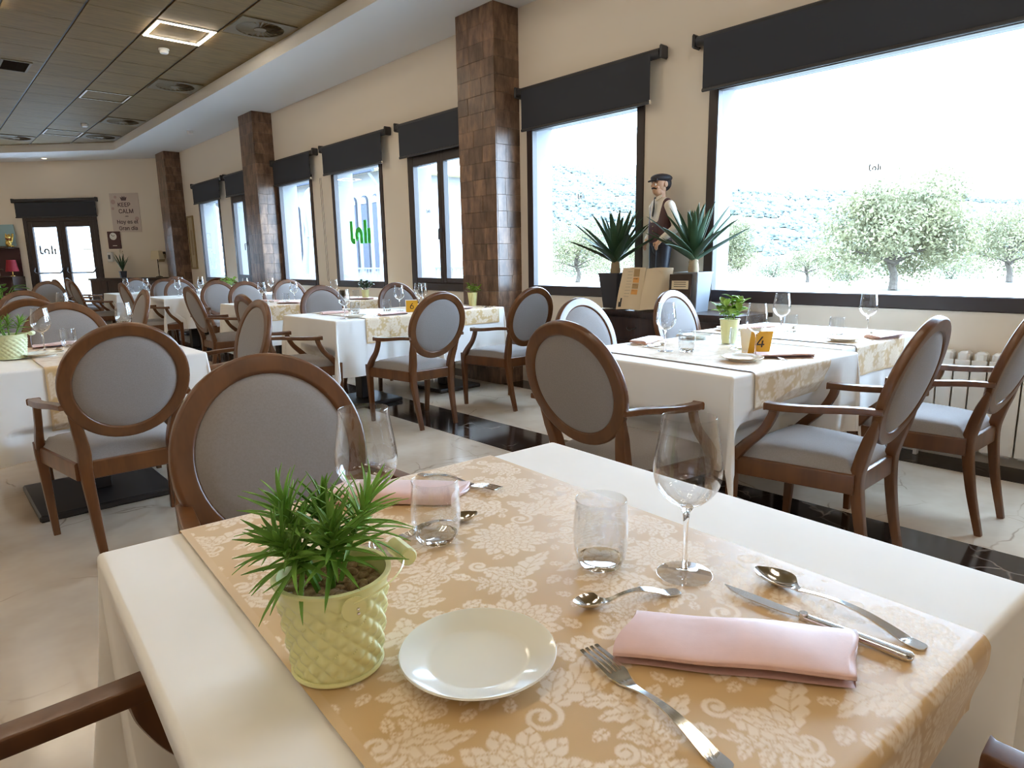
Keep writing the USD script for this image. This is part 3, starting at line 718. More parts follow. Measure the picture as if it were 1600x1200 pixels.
table('t4b', 3.70, 1.70, .465, 'round', 'pedestal table joined to table four on the window side', 'white tablecloth on the window-side half of table four', 'damask runner on the window-side half of table four', over=.37, rot=-3, rx=-.05, run=.28, drop=.155, seed=2)
table('t6a', 2.835, 5.085, .465, 'square', 'dark-footed pedestal table of the number six card', 'white tablecloth with a long corner fold under the number six card', 'damask runner hanging in front of table six, behind the oval chair back', over=.45, rx=.08, run=.30, drop=.20, seed=3)
table('t6b', 3.71, 5.085, .40, 'square', 'pedestal table joined to table six on the window side', 'white tablecloth on the window-side half of table six', 'damask runner hanging on the window-side half of table six', over=.45, rx=-.0, run=.34, drop=.14, seed=4)
table('l1', .62, 4.03, .465, 'square', 'pedestal table with a flat square foot, under the pale green bucket', 'cream tablecloth under the pale green bucket', 'brown shaded damask runner below the pale green bucket', foot=.305, rx=.06, run=.28, drop=.30, seed=5)
table('l2', .62, 6.75, .465, 'square', 'second table behind the pale green bucket table', 'tablecloth on the second table behind the pale green bucket', 'runner on the second table behind the pale green bucket', seed=6)
table('t7a', 3.06, 7.30, .465, 'square', 'third pedestal table along the windows, aisle half', 'cream tablecloth on the third window table, aisle half', 'damask runner on the third window table, aisle half', seed=7)
table('t7b', 3.92, 7.26, .40, 'square', 'third pedestal table along the windows, window half', 'cream tablecloth on the third window table, window half', 'damask runner on the third window table, window half', seed=8)
table('t8a', 2.95, 10.05, .465, 'square', 'fourth pedestal table along the windows, aisle half', 'cream tablecloth on the fourth window table, aisle half', '', seed=9, runner=False, res=24)
table('t8b', 3.85, 9.86, .40, 'square', 'fourth pedestal table along the windows, window half', 'tablecloth on the fourth window table, window half', '', seed=10, runner=False, res=24)
table('t9a', 2.82, 12.22, .43, 'square', 'farthest pedestal table before the sideboard', 'pale tablecloth on the farthest table before the sideboard', '', seed=11, runner=False, res=20)
table('t9b', 3.66, 12.35, .42, 'square', 'farthest pedestal table below the last windows', 'pale tablecloth on the farthest table below the last windows', '', seed=12, runner=False, res=20)
# ------------------------------------------------------------------ tableware
SZ = CLOTH_Z + .0050                                  # resting height on a runner
def bent_plate(outline, th, zf, maxedge=.005):
    """a flat outline (metres, along +y) thickened and bent to the height zf(x, y)"""
    m = extr(outline, th); v, f = trimesh.remesh.subdivide_to_size(m.vertices, m.faces, maxedge)
    m = trimesh.Trimesh(v, f, process=False); m.merge_vertices()
    v = m.vertices.copy(); v[:, 2] += zf(v[:, 0], v[:, 1]); m.vertices = v; return m
def outline(rows): r = [(w, y) for y, w in rows]; return Polygon(r + [(-w, y) for w, y in r[::-1]]).buffer(0)
def smooth_rows(rows, n=8): return curve(rows, n)
def spoon_mesh(L, bw, bl):
    rows = [(0, .0045), (.004, .0085), (.02, .0092), (.05, .0072), (L * .45, .0040), (L - bl - .012, .0034), (L - bl + .004, .0065), (L - bl * .72, bw * .90), (L - bl * .48, bw), (L - bl * .22, bw * .78), (L - bl * .05, bw * .36), (L, .002)]
    o = outline(smooth_rows(rows))
    def z(x, y):
        t = np.clip(y / (L - bl), 0, 1); base = .002 + .010 * np.sin(np.clip((y - .02) / (L - bl - .02), 0, 1) * PI) ** 1.0 * (y < L - bl) + .004 * t
        q = ((y - (L - bl * .52)) / (bl * .52)) ** 2 + (x / bw) ** 2
        return base + np.where(y > L - bl, .006 - .0105 * np.clip(1 - q, 0, 1), 0) * np.clip((y - (L - bl)) / .012, 0, 1) + .0005
    m = bent_plate(o, .0016, z); m.vertices[:, 2] -= m.vertices[:, 2].min(); return m
def fork_mesh(L):
    rows = [(0, .0045), (.004, .0085), (.02, .0090), (.05, .0070), (L * .45, .0040), (L - .085, .0034), (L - .066, .0080), (L - .052, .0125), (L - .001, .0125), (L, .0115)]
    o = outline(curve(rows[:8], 8).tolist() + [rows[8], rows[9]])
    for k in (-1, 0, 1): o = o.difference(sbox(k * .0063 - .0014, L - .048, k * .0063 + .0014, L + .01).union(Point(k * .0063, L - .048).buffer(.0014)))
    def z(x, y): return .002 + .009 * np.sin(np.clip((y - .02) / (L - .085), 0, 1) * PI) * (y < L - .065) + .016 * np.clip((y - (L - .075)) / .075, 0, 1) ** 1.4 * np.clip(1.25 - (y - (L - .075)) / .075, .35, 1)
    m = bent_plate(o, .0017, z, .006); m.vertices[:, 2] -= m.vertices[:, 2].min(); return m
_sp, _ts, _fk = spoon_mesh(.222, .0215, .066), spoon_mesh(.150, .0155, .046), fork_mesh(.205)
def make_spoon(t): obj('spoon_body', _sp, 'steel', t, smooth=50)
def make_teaspoon(t): obj('spoon_body', _ts, 'steel', t, smooth=50)
def make_fork(t): obj('fork_body', _fk, 'steel', t, smooth=50)
def make_knife(t):
    obj('handle', sweep(curve([(0, 0, .004), (0, .02, .0045), (0, .075, .0045), (0, .118, .004)], 5), np.interp(np.linspace(0, 1, 16), [0, .08, .5, 1], [.008, .0165, .0145, .0115])[:, None] * [1, .48], (1, 0, 0), .4), 'steel', t)
    obj('bolster', lathe([(0, -.005), (.005, -.005), (.0062, 0), (.005, .005), (0, .005)], 14), 'steel', t, loc=(0, .120, .0042))
    up = [(.122, -.0050), (.14, -.0090), (.19, -.0090), (.215, -.004), (.228, .0045)]; lo = [(.228, .0052), (.20, .0065), (.16, .0062), (.122, .0045)]
    teeth = [(y, -.0090 - (.0006 if k % 2 else 0)) for k, y in enumerate(np.linspace(.142, .19, 24))]
    pl = Polygon([(x, y) for y, x in [up[0], *teeth, *up[3:], *lo]]).buffer(0)
    obj('blade', T(extr(pl, .0014), (0, 0, .0035)), 'steel', t)
def make_plate(t):
    obj('plate_body', lathe([(0, .004), (.048, .004), (.050, .0), (.054, .0), (.056, .005), (.066, .0085), (.0845, .0150), (.0865, .0172), (.0855, .0188), (.0835, .0186), (.066, .0128), (.058, .0092), (.052, .0078), (0, .0072)], 72), 'porcelain', t, smooth=40)
def make_wine(t):
    foot = [(0, .006), (.004, .0060), (.010, .0036), (.025, .0022), (.0375, .0016), (.0385, .0008), (.037, 0), (.02, .0006), (0, .0008)]
    stem = [(.0, .006), (.0046, .0075), (.0036, .016), (.0031, .040), (.0036, .075), (.0052, .092), (.0105, .100), (0, .1015)]
    obj('foot', lathe(foot[::-1], 48), 'glass_thin', t, smooth=60)
    obj('stem', lathe([(0, .0062), *stem[1:]], 28), 'glass_solid', t, smooth=60)
    outer = curve([(.001, .0995), (.014, .1020), (.029, .112), (.0415, .129), (.0462, .149), (.0440, .175), (.0395, .203), (.0365, .226)], 6)
    inner = outer[::-1] - [.0011, 0]; inner[:, 0] = np.maximum(inner[:, 0], 0.0003); inner[:, 1] = np.where(inner[:, 1] < .112, inner[:, 1] + .002, inner[:, 1])
    obj('bowl', lathe([*outer.tolist(), (.0360, .2268), *inner.tolist()], 56), 'glass_thin', t, smooth=60)
def make_tumbler(t):
    outer = curve([(.027, .0), (.0315, .003), (.0365, .018), (.0392, .040), (.0388, .065), (.0368, .100)], 6)
    inner = outer[::-1] - [.0013, 0]; inner = inner[inner[:, 1] > .013]
    obj('wall', lathe([*outer.tolist()[2:], (.0362, .1008), *inner.tolist()], 56), 'glass_thin', t, smooth=60)
    obj('glass_base', lathe([(0, 0), (.0265, .0), (.0308, .003), (.0340, .012), (.0280, .0118), (.015, .0095), (0, .009)], 48), 'glass_solid', t, smooth=50)
def napkin_mesh():
    L, W = .245, .098
    V, nu, nv = [], 34, 40
    prof = [(0, 0), (.004, .004), (0, .008)]
    # three soft layers folded in a flat roll: a closed S-shaped sheet section swept along x
    sec = curve([(-.046, .0015), (.040, .0010), (.0485, .0045), (.040, .0080), (-.030, .0085), (-.0455, .0100), (-.0470, .0135), (-.043, .0165), (-.01, .0195), (.030, .0195), (.0455, .0160), (.0500, .0100), (.0490, .0015), (.030, .0)], 4)
    n = len(sec); P = np.zeros((nu, n, 3))
    for i, u in enumerate(np.linspace(-1, 1, nu)):
        x = u * L / 2
        puff = 1 + .10 * math.sin(3 * u + .5)
        P[i, :, 0] = x + (sec[:, 0] * .22) + .004 * np.sin(sec[:, 0] * 60)
        P[i, :, 1] = sec[:, 0] + .0015 * math.sin(6 * u)
        P[i, :, 2] = sec[:, 1] * puff + .0006 * np.sin(5 * u + sec[:, 0] * 50)
    m = grid_mesh(P); v = np.vstack([m.vertices, P[0].mean(0), P[-1].mean(0)]); f = m.faces.tolist(); a, b = len(v) - 2, len(v) - 1
    for j in range(n - 1): f += [(a, j, j + 1), (b, (nu - 1) * n + j + 1, (nu - 1) * n + j)]
    m = trimesh.Trimesh(v, f, process=False); m.vertices[:, 2] -= m.vertices[:, 2].min(); m.fix_normals(); return m
_nap = napkin_mesh()
def make_napkin(t): obj('folded_cloth', _nap, 'napkin_pink', t, smooth=45)
def seat_items(cx, cy, rot, what, where, jit=0, z=SZ, **over):
    """the things laid for one diner who faces local +y; what: letters of the things shown"""
    R = random.Random(jit); a = math.radians(rot)
    def put(name, mk, dx, dy, ang, label, cat):
        j = .012 if jit else 0
        dx, dy, ang = dx + R.uniform(-j, j), dy + R.uniform(-j, j), ang + (R.uniform(-6, 6) if jit else 0)
        X_, Y_ = cx + dx * math.cos(a) - dy * math.sin(a), cy + dx * math.sin(a) + dy * math.cos(a)
        place(name, mk, f'{label} {where}', cat, (X_, Y_, z), rot + ang)
    o = dict(p=(-.227, -.125, 0), f=(-.168, -.395, -12.5), n=(-.005, -.309, -54), k=(.118, -.449, .5), s=(.152, -.451, -8.4), t=(.066, -.187, 64), u=(.053, -.062, 0), w=(.115, -.162, 0)); o.update(over)
    D = dict(p=('bread_plate', make_plate, 'round cream bread plate', 'plate'), f=('dinner_fork', make_fork, 'four-tined steel fork', 'fork'), n=('napkin', make_napkin, 'folded dusty pink napkin', 'napkin'),
             k=('table_knife', make_knife, 'serrated steel table knife', 'knife'), s=('table_spoon', make_spoon, 'polished steel table spoon', 'spoon'), t=('teaspoon', make_teaspoon, 'small steel teaspoon', 'teaspoon'),
             u=('water_tumbler', make_tumbler, 'short clear water tumbler', 'glass'), w=('wine_glass', make_wine, 'clear stemmed wine glass', 'wine glass'))
    for c in what: put(D[c][0], D[c][1], *o[c], D[c][2], D[c][3])
seat_items(.637, .645, 0, 'pfnkstuw', 'beside the bucket plant, camera side')
seat_items(.637, .645, 180, 'fntuw', 'at the far setting behind the bucket plant', f=(-.100, -.470, 14), n=(.005, -.39, -45), t=(.112, -.222, 82), u=(.067, -.175, 0), w=(.167, -.205, 0))
seat_items(2.735, 1.675, 0, 'pfnkuw', 'by the number four card', jit=3, p=(-.165, -.275, 0), n=(.055, -.36, -40), f=(-.05, -.41, -14), k=(.20, -.43, -4), u=(.115, -.085, 0), w=(.025, -.235, 0))
seat_items(2.735, 1.675, 180, 'fntuwp', 'on the console side of table four', jit=5, n=(-.095, -.415, 10), w=(.145, -.125, 0), u=(.095, -.055, 0), f=(.06, -.42, -10), t=(.12, -.29, 70), p=(-.40, -.30, 0))
seat_items(3.70, 1.70, 0, 'pfnkuw', 'on the window half of table four, front place', jit=6, p=(-.23, -.35, 0), n=(.06, -.45, -8), f=(-.12, -.44, -10), k=(.2, -.44, 0), u=(-.04, -.23, 0), w=(.12, -.32, 0))
seat_items(3.70, 1.70, 180, 'ptnuw', 'on the window half of table four, beyond the yellow pot', jit=7, w=(.17, -.02, 0), u=(.04, -.01, 0), p=(.12, -.33, 0), n=(-.1, -.30, -10), t=(-.05, -.15, 70))
seat_items(2.835, 5.085, 0, 'pfnkuw', 'by the number six card', jit=8, p=(-.205, -.315, 0), n=(.085, -.46 + .1, -2), u=(-.045, -.025, 0), w=(-.33, -.36, 0), f=(-.08, -.42, -10), k=(.22, -.40, 0))
seat_items(2.835, 5.085, 180, 'pfnuw', 'across from the number six card', jit=9, w=(-.37, .06, 0), u=(-.31, -.05, 0), n=(.12, -.20, 0), p=(-.10, -.33, 0), f=(-.05, -.4, -10))
seat_items(3.71, 5.085, 0, 'fnkuw', 'on the window half of table six', jit=10, n=(-.06, -.36, 0), u=(-.1, -.14, 0), w=(-.2, .12, 0), f=(.17, -.40, -70), k=(.24, -.4, 0))
seat_items(3.71, 5.085, 180, 'nuwp', 'on the window half of table six, far place', jit=11)
seat_items(.62, 4.03, 0, 'pfnuw', 'beside the pale green bucket', jit=12, p=(-.16, -.03, 0), w=(-.12, .20, 0), u=(.0, .33, 0), n=(-.03, .40, 5), f=(-.08, -.36, -30))
seat_items(.62, 4.03, 180, 'tuw', 'beyond the pale green bucket', jit=13, w=(-.28, -.34, 0), u=(.25, -.30, 0), t=(.20, -.2, 80))
seat_items(.62, 6.75, 0, 'nuw', 'on the second table behind the pale green bucket', jit=14, w=(-.28, -.02, 0), u=(.12, .02, 0))
seat_items(.62, 6.75, 180, 'uw', 'at the far place behind the pale green bucket table', jit=15, w=(-.3, .2, 0))
for i, (cx, cy, wh) in enumerate(((3.06, 7.30, 'third window table, aisle half'), (3.92, 7.26, 'third window table, window half'))):
    seat_items(cx, cy, 0, 'nuwp', f'on the {wh}, front place', jit=20 + i); seat_items(cx, cy, 180, 'nuw', f'on the {wh}, far place', jit=30 + i)
for i, (cx, cy, wh) in enumerate(((2.95, 10.05, 'fourth window table, aisle half'), (3.85, 9.86, 'fourth window table, window half'), (2.78, 12.25, 'farthest table before the sideboard'), (3.66, 12.35, 'farthest table below the last windows'))):
    seat_items(cx, cy, 0, 'uw', f'on the {wh}, front place', jit=40 + i, z=CLOTH_Z + .0006); seat_items(cx, cy, 180, 'uw', f'on the {wh}, far place', jit=50 + i, z=CLOTH_Z + .0006)

# ------------------------------------------------------------------ number cards
def number_card(loc, rot, num, label):
    t = thing('number_card', label, 'table number', loc, rot)
    w, h, s = .10, .105, .032                                  # a folded tent: front leaf faces local -y
    def leafm(sg): 
        m = bx(-w / 2, w / 2, -.0007, .0007, 0, h); m = RX(m, -sg * math.atan2(s, h)); return T(m, (0, sg * s, 0))
    obj('front_leaf', leafm(-1), 'card_gold', t)
    obj('back_leaf', leafm(1), 'white_paint', t)
    obj('side_flap', T(RZ(extr(Polygon([(-s, 0), (s, 0), (0, h * .98)]), .001), 0), (0, 0, 0)).apply_transform(wall_frame((w / 2 - .001, 0, 0), (0, 1, 0), (1, 0, 0))), 'white_paint', t)
    tx = meshkit.text_mesh(num, .052, .0008); c = tx.bounds.mean(0); tx = T(tx, (-c[0], -c[1] + h * .52, .0008))
    tx.apply_transform(wall_frame((0, 0, 0), (1, 0, 0), (0, -1, 0))); tx = RX(tx, math.atan2(s, h)); obj('numeral', T(tx, (0, -s, 0)), 'ink', t)
number_card((2.83, 1.485, SZ), -38, '4', 'gold tent card with a black numeral four')
number_card((3.22, 4.87, SZ), -30, '6', 'gold tent card with a black numeral six')

# ------------------------------------------------------------------ plants on the tables
def strip_leaf(L, W, droop, n=9, fold=.25, twist=0.0, shape=None):
    """one strap leaf growing along +x from the origin and bending by droop (radians); returns a two-sided thin mesh"""
    t = np.linspace(0, 1, n); shape = shape or (lambda q: np.sin(PI * np.clip(q * .86 + .14, 0, 1)) ** .7)
    a = np.cumsum(np.full(n, droop / n)) - droop / n; ds = L / (n - 1)
    x = np.concatenate([[0], np.cumsum(np.cos(a[:-1]) * ds)]); z = np.concatenate([[0], -np.cumsum(np.sin(a[:-1]) * ds)])
    w = W * shape(t) / 2; V = []
    for i in range(n): V += [(x[i], -w[i], z[i] + fold * w[i]), (x[i], 0, z[i]), (x[i], w[i], z[i] + fold * w[i])]
    V = np.array(V); V2 = V - [0, 0, max(.0006, W * .03)]; F = []
    for i in range(n - 1):
        for j in range(2):
            q = i * 3 + j; F += [(q, q + 3, q + 4), (q, q + 4, q + 1)]
    k = len(V); F2 = [(a + k, c + k, b + k) for a, b, c in F]
    E_ = []
    for i in range(n - 1):
        for q, sg in ((i * 3, 1), (i * 3 + 2, -1)):
            r_ = [(q, q + k, q + 3 + k), (q, q + 3 + k, q + 3)]; E_ += r_ if sg > 0 else [(a, c, b) for a, b, c in r_]
    m = trimesh.Trimesh(np.vstack([V, V2]), np.array(F + F2 + E_), process=False); return m
def aim(m, az, el, p):
    m = RY(m, -el); m = RZ(m, az); return T(m, p)
def bucket(t, rt, rb, h, mt, relief=.0016, nz=64, na=192, cells=16, tiers=5):
    a = np.linspace(0, 2 * PI, na, endpoint=False); zs = np.linspace(0, h, nz); V = []
    for z in zs:
        r = rb + (rt - rb) * (z / h) ** .9
        q = z / h
        d = np.abs(np.sin((a * cells + q * tiers * 2 * PI) / 2)) * np.abs(np.sin((a * cells - q * tiers * 2 * PI) / 2))
        e = np.clip(min(q - .05, .90 - q) * 20, 0, 1)
        rr = r + relief * 2.2 * (d - .35) * e
        V.append(np.stack([rr * np.cos(a), rr * np.sin(a), np.full(na, z)], 1))
    for dr, z in ((.0035, h + .001), (.0035, h + .004), (-.002, h + .004), (-.0025, h - .01)):
        V.append(np.stack([(rt + dr) * np.cos(a), (rt + dr) * np.sin(a), np.full(na, z)], 1))
    for q in (.75, .4, .12): V.append(np.stack([(rb + (rt - rb) * q - .003) * np.cos(a), (rb + (rt - rb) * q - .003) * np.sin(a), np.full(na, h * q)], 1))
    P = np.array(V); P = np.concatenate([P, P[:, :1]], 1)
    m = grid_mesh(P[:, ::-1]); bt = trimesh.creation.cylinder(rb * .99, .003, sections=60); bt.apply_translation((0, 0, .0018))
    obj('bucket', cat_(m, bt), mt, t, smooth=50)
    bead = [np.array([(rb + .0018) * math.cos(q), (rb + .0018) * math.sin(q), .003]) for q in a[::2]]
    obj('foot_bead', tube(bead, .0026, 8, True), mt, t)
def handle_on(t, rt, h, ang, mt):
    """swung-down wire handle with a wooden grip roll, and its two riveted ears"""
    ca, sa = math.cos(ang), math.sin(ang); r = rt + .004
    for sg in (-1, 1):
        e = ang + sg * PI / 2; p = np.array([r * math.cos(e), r * math.sin(e), h - .012])
        o = extr(Point(0, 0).buffer(.013, 12), .0015); o.apply_transform(wall_frame(p, (-math.sin(e), math.cos(e), 0), (math.cos(e), math.sin(e), 0))); obj('ear', o, mt, t)
        for dz in (-.006, -.001): obj('rivet', trimesh.creation.icosphere(1, .0018), 'steel', t, loc=p + np.array([math.cos(e), math.sin(e), 0]) * .002 + [(-math.sin(e)) * .004, math.cos(e) * .004, dz])
    pts = []
    for q in np.linspace(-1, 1, 25):
        e = ang + q * PI / 2; rr = (rt + .006) + .012 * (1 - q * q); pts.append((rr * math.cos(e), rr * math.sin(e), h + .002 - .008 * q * q + .006 * (1 - q * q)))
    obj('wire', tube(pts, .0012, 6), mt, t)
    tan = np.array([-sa, ca, 0]); c = np.array([(rt + .022) * ca, (rt + .022) * sa, h + .004])
    obj('grip', tube([c - tan * .021, c - tan * .019, c + tan * .019, c + tan * .021], [.0085, .0105, .0105, .0085], 16), mt, t)
def rosettes(t, heads, R, L, W, n=26, fold=.5, el0=.10):
    for (x, y, z, lean_az, lean, s, m) in heads:
        base = np.array([x, y, z])
        top = base + np.array([math.cos(lean_az) * math.sin(lean), math.sin(lean_az) * math.sin(lean), math.cos(lean)]) * .040 * s
        st = np.array([x * .4, y * .4, max(.0, z - .045)])
        obj('stem', tube(curve([st, base, top], 4), .0032, 6), m, t)
        for k in range(n):
            q = k / n; az = k * 2.399 + R.uniform(-.2, .2); el = 1.42 - (1.42 - el0) * q ** .9 + R.uniform(-.12, .12)
            lf = strip_leaf(L * s * (.72 + .38 * q) * R.uniform(.85, 1.1), W, R.uniform(.25, .75), 7, fold, shape=lambda u: np.minimum(1, .55 + 2.2 * u) * (1 - u ** 2.2) ** .8 + .02)
            v = RZ(RY(RZ(aim(lf, az, el, (0, 0, 0)), -lean_az), lean), lean_az)
            obj('leaf', T(v, base + (top - base) * (1 - q)), m, t, smooth=60)
t = thing('bucket_plant', 'spiky green artificial plant in a quilted pale yellow bucket with a grip handle', 'potted plant', (.299, .630, SZ), 0)
bucket(t, .0595, .0460, .106, 'bucket_yellow', relief=.0022); handle_on(t, .0595, .106, -.15, 'bucket_yellow')
def pebbles(t, r, z, R, n=60):
    ms = []
    for k in range(n):
        a, q = R.uniform(0, 2 * PI), r * math.sqrt(R.random()); s = trimesh.creation.icosphere(1, 1.0); s.apply_scale((R.uniform(.004, .008), R.uniform(.004, .008), R.uniform(.003, .005))); ms.append(T(RZ(s, a), (q * math.cos(a), q * math.sin(a), z + R.uniform(-.002, .003))))
    tagp(obj('gravel', cat_(trimesh.creation.cylinder(r, .004, sections=40).apply_translation((0, 0, z - .004)), *ms), 'stone_grit', t), kind='stuff')
pebbles(t, .053, .092, random.Random(3))
rosettes(t, [(-.024, .026, .142, 2.5, .30, 1.0, 'leaf_pale'), (.024, -.002, .140, -.3, .45, 1.0, 'leaf_pale'), (-.004, -.010, .122, -1.9, .35, 1.05, 'leaf_spiky'), (-.030, .000, .124, 3.3, .60, 1.0, 'leaf_spiky'), (.006, .022, .128, 1.2, .30, 1.0, 'leaf_spiky')], random.Random(5), .066, .0064, n=42)
t = thing('bucket_plant', 'bushy green plant in a pale green lattice bucket at the picture edge', 'potted plant', (.335, 4.03, SZ), 0)
bucket(t, .072, .056, .115, 'bucket_green', relief=.0022, na=96, nz=40, cells=16, tiers=5); handle_on(t, .072, .115, -.4, 'bucket_green'); pebbles(t, .060, .10, random.Random(8), 30)
rosettes(t, [(-.02, .02, .135, 2.5, .3, 1.1, 'leaf_spiky'), (.035, .0, .135, .2, .35, 1.1, 'leaf_spiky'), (-.03, -.03, .135, 4, .5, 1.0, 'leaf_spiky'), (.0, .0, .14, 1, .1, 1.0, 'leaf_spiky')], random.Random(9), .062, .008, n=20)
def broad_plant(t, rt, rb, h, mt, R, spread, stems, lw, ll, m='leaf_bright', top=.13):
    obj('pot', lathe([(0, .002), (rb, 0), (rt, h), (rt + .003, h + .001), (rt + .003, h + .006), (rt - .002, h + .006), (rt - .004, h - .012), (0, h - .014)], 32), mt, t)
    obj('soil', lathe([(0, h - .006), (rt - .004, h - .011), (0, h - .013)], 20), 'soil', t)
    for k in range(stems):
        az, out = k * 2.4, spread * math.sqrt((k + .5) / stems); hh = top * R.uniform(.55, 1.0) * (1 - .35 * out / spread)
        tip = np.array([out * math.cos(az), out * math.sin(az), h + hh]); st = np.array([.3 * rt * math.cos(az), .3 * rt * math.sin(az), h - .01])
        obj('stem', tube(curve([st, (st + tip) / 2 + [0, 0, .012], tip], 4), .0018, 5), m, t)
        for j in range(7):
            lf = strip_leaf(ll * R.uniform(.7, 1.1), lw, R.uniform(.3, 1.0), 5, .35, shape=lambda q: np.sin(PI * np.clip(q * .9 + .08, 0, 1)))
            obj('leaf', aim(lf, j * 2.2 + k, R.uniform(-.1, 1.0), st + (tip - st) * (1 - .09 * j)), m, t, smooth=60)
t = thing('leafy_pot_plant', 'bright leafy plant in a plain yellow pot beside the number four card', 'potted plant', (3.05, 1.745, SZ))
broad_plant(t, .048, .036, .115, 'bucket_yellow', random.Random(2), .085, 9, .036, .058)
t = thing('leafy_pot_plant', 'small leafy plant in a pale yellow pot at the window end of table six', 'potted plant', (4.02, 5.02, SZ))
broad_plant(t, .048, .036, .12, 'bucket_yellow', random.Random(4), .07, 6, .03, .05)
t = thing('leafy_pot_plant', 'dark leafy plant on the third window table below the green lettering window', 'potted plant', (4.02, 7.05, SZ))
broad_plant(t, .045, .036, .10, 'bucket_yellow', random.Random(6), .09, 7, .035, .055, 'leaf_agave')
t = thing('leafy_pot_plant', 'bright green sprig in a pot on the fourth window table', 'potted plant', (3.42, 9.88, CLOTH_Z))
broad_plant(t, .05, .04, .12, 'bucket_yellow', random.Random(7), .12, 8, .04, .07, top=.15)
# ------------------------------------------------------------------ the console between the windows and what stands on it
CZ = .80
t = thing('console_cabinet', 'dark carved wooden console with a drawer below the waiter figure', 'cabinet', (0, 0, 0))
def bow(y): return 4.03 - .045 * math.cos((y - 2.83) / .62 * PI / 2) ** 2
ys = np.linspace(2.24, 3.43, 25)
front = [(bow(y), y) for y in ys]
obj('body', T(extr(Polygon([(x + .03, y) for x, y in front] + [(4.43, 3.41), (4.43, 2.26)]).buffer(0), CZ - .14), (0, 0, .11)), 'dark_wood', t)
obj('cabinet_top', T(extr(Polygon([(x - .012, y) for x, y in front] + [(4.436, 3.45), (4.436, 2.22)]).buffer(.006), .028), (0, 0, CZ - .028)), 'dark_wood', t)
for a, b in ((2.32, 2.80), (2.86, 3.35)):
    yy = np.linspace(a, b, 10); dr = Polygon([(bow(y) + .012, y) for y in yy] + [(bow(y) + .05, y) for y in yy[::-1]])
    d_ = obj('drawer', T(extr(dr, .15), (0, 0, .595)), 'dark_wood', t)
    ym = (a + b) / 2; obj('handle', tube(curve([(bow(ym) + .012, ym - .045, .675), (bow(ym) - .014, ym - .03, .665), (bow(ym) - .018, ym, .655), (bow(ym) - .014, ym + .03, .665), (bow(ym) + .012, ym + .045, .675)], 4), .004, 6), 'blind_metal', d_)
    dd = Polygon([(bow(y) + .016, y) for y in yy] + [(bow(y) + .05, y) for y in yy[::-1]]); obj('door', T(extr(dd, .42), (0, 0, .15)), 'dark_wood', t)
for x, y in ((4.08, 2.30), (4.08, 3.36), (4.38, 2.30), (4.38, 3.36)): obj('leg', sweep([(x, y, .115), (x, y, .05), (x, y, 0)], [(.05, .05), (.045, .045), (.032, .032)], (1, 0, 0)), 'dark_wood', t)

def square_pot(t, w0, w1, h, m):
    def sq(w, z): return [(sx * w, sy * w, z) for sx, sy in ((-1, -1), (1, -1), (1, 1), (-1, 1))]
    out = trimesh.convex.convex_hull(np.array([(x * q, y * p, z) for x, y, z in sq(w0, 0) + sq(w1, h) for q, p in ((1, .95), (.95, 1))]))
    obj('pot', out, m, t)
    obj('rim', T(extr(sbox(-w1 - .002, -w1 - .002, w1 + .002, w1 + .002).difference(sbox(-w1 + .012, -w1 + .012, w1 - .012, w1 - .012)), .012), (0, 0, h)), m, t)
    obj('soil', bx(-w1 + .012, w1 - .012, -w1 + .012, w1 - .012, h, h + .006), 'soil', t)
def agave(t, h, R, L, n=26, room_=.20):
    obj('trunk', lathe([(0, h), (.036, h), (.040, h + .03), (.034, h + .07), (.028, h + .11), (0, h + .12)], 20), 'agave_base', t)
    for k in range(7):
        lf = strip_leaf(.055, .022, -1.1, 6, .4); obj('dry_leaf', aim(lf, k * 2.4, .35, (0, 0, h + .05 + .004 * k)), 'agave_base', t, smooth=60)
    for k in range(n):
        q = (k + .5) / n; el = 1.50 - 1.12 * q + R.uniform(-.06, .06); az = k * 2.399 + R.uniform(-.15, .15)
        ln = L * (.82 + .2 * q) * R.uniform(.9, 1.08); el = max(el, math.acos(min(1, room_ / (ln * max(.05, math.cos(az)))))) if math.cos(az) > .1 else el
        lf = strip_leaf(ln, .074, R.uniform(.05, .42) * (.15 if math.cos(az) > .1 else 1), 10, .55, shape=lambda u: (1 - u) ** .55 * (.45 + .55 * np.minimum(u * 4, 1)))
        obj('leaf', aim(lf, az, el, (.008 * math.cos(az), .008 * math.sin(az), h + .085 + .02 * (1 - q))), 'leaf_agave', t, smooth=60)
t = thing('agave_plant', 'agave with dark sword leaves in a tapered charcoal pot, against the window glass', 'potted plant', (4.20, 3.42, CZ), 0)
square_pot(t, .068, .095, .262, 'pot_dark'); agave(t, .262, random.Random(11), .46)
t = thing('agave_plant', 'agave with pale lit leaves in a grey pot, behind the framed plaque', 'potted plant', (4.22, 2.72, CZ), 0)
square_pot(t, .080, .10, .272, 'grey_cover'); agave(t, .272, random.Random(12), .47, room_=.17)

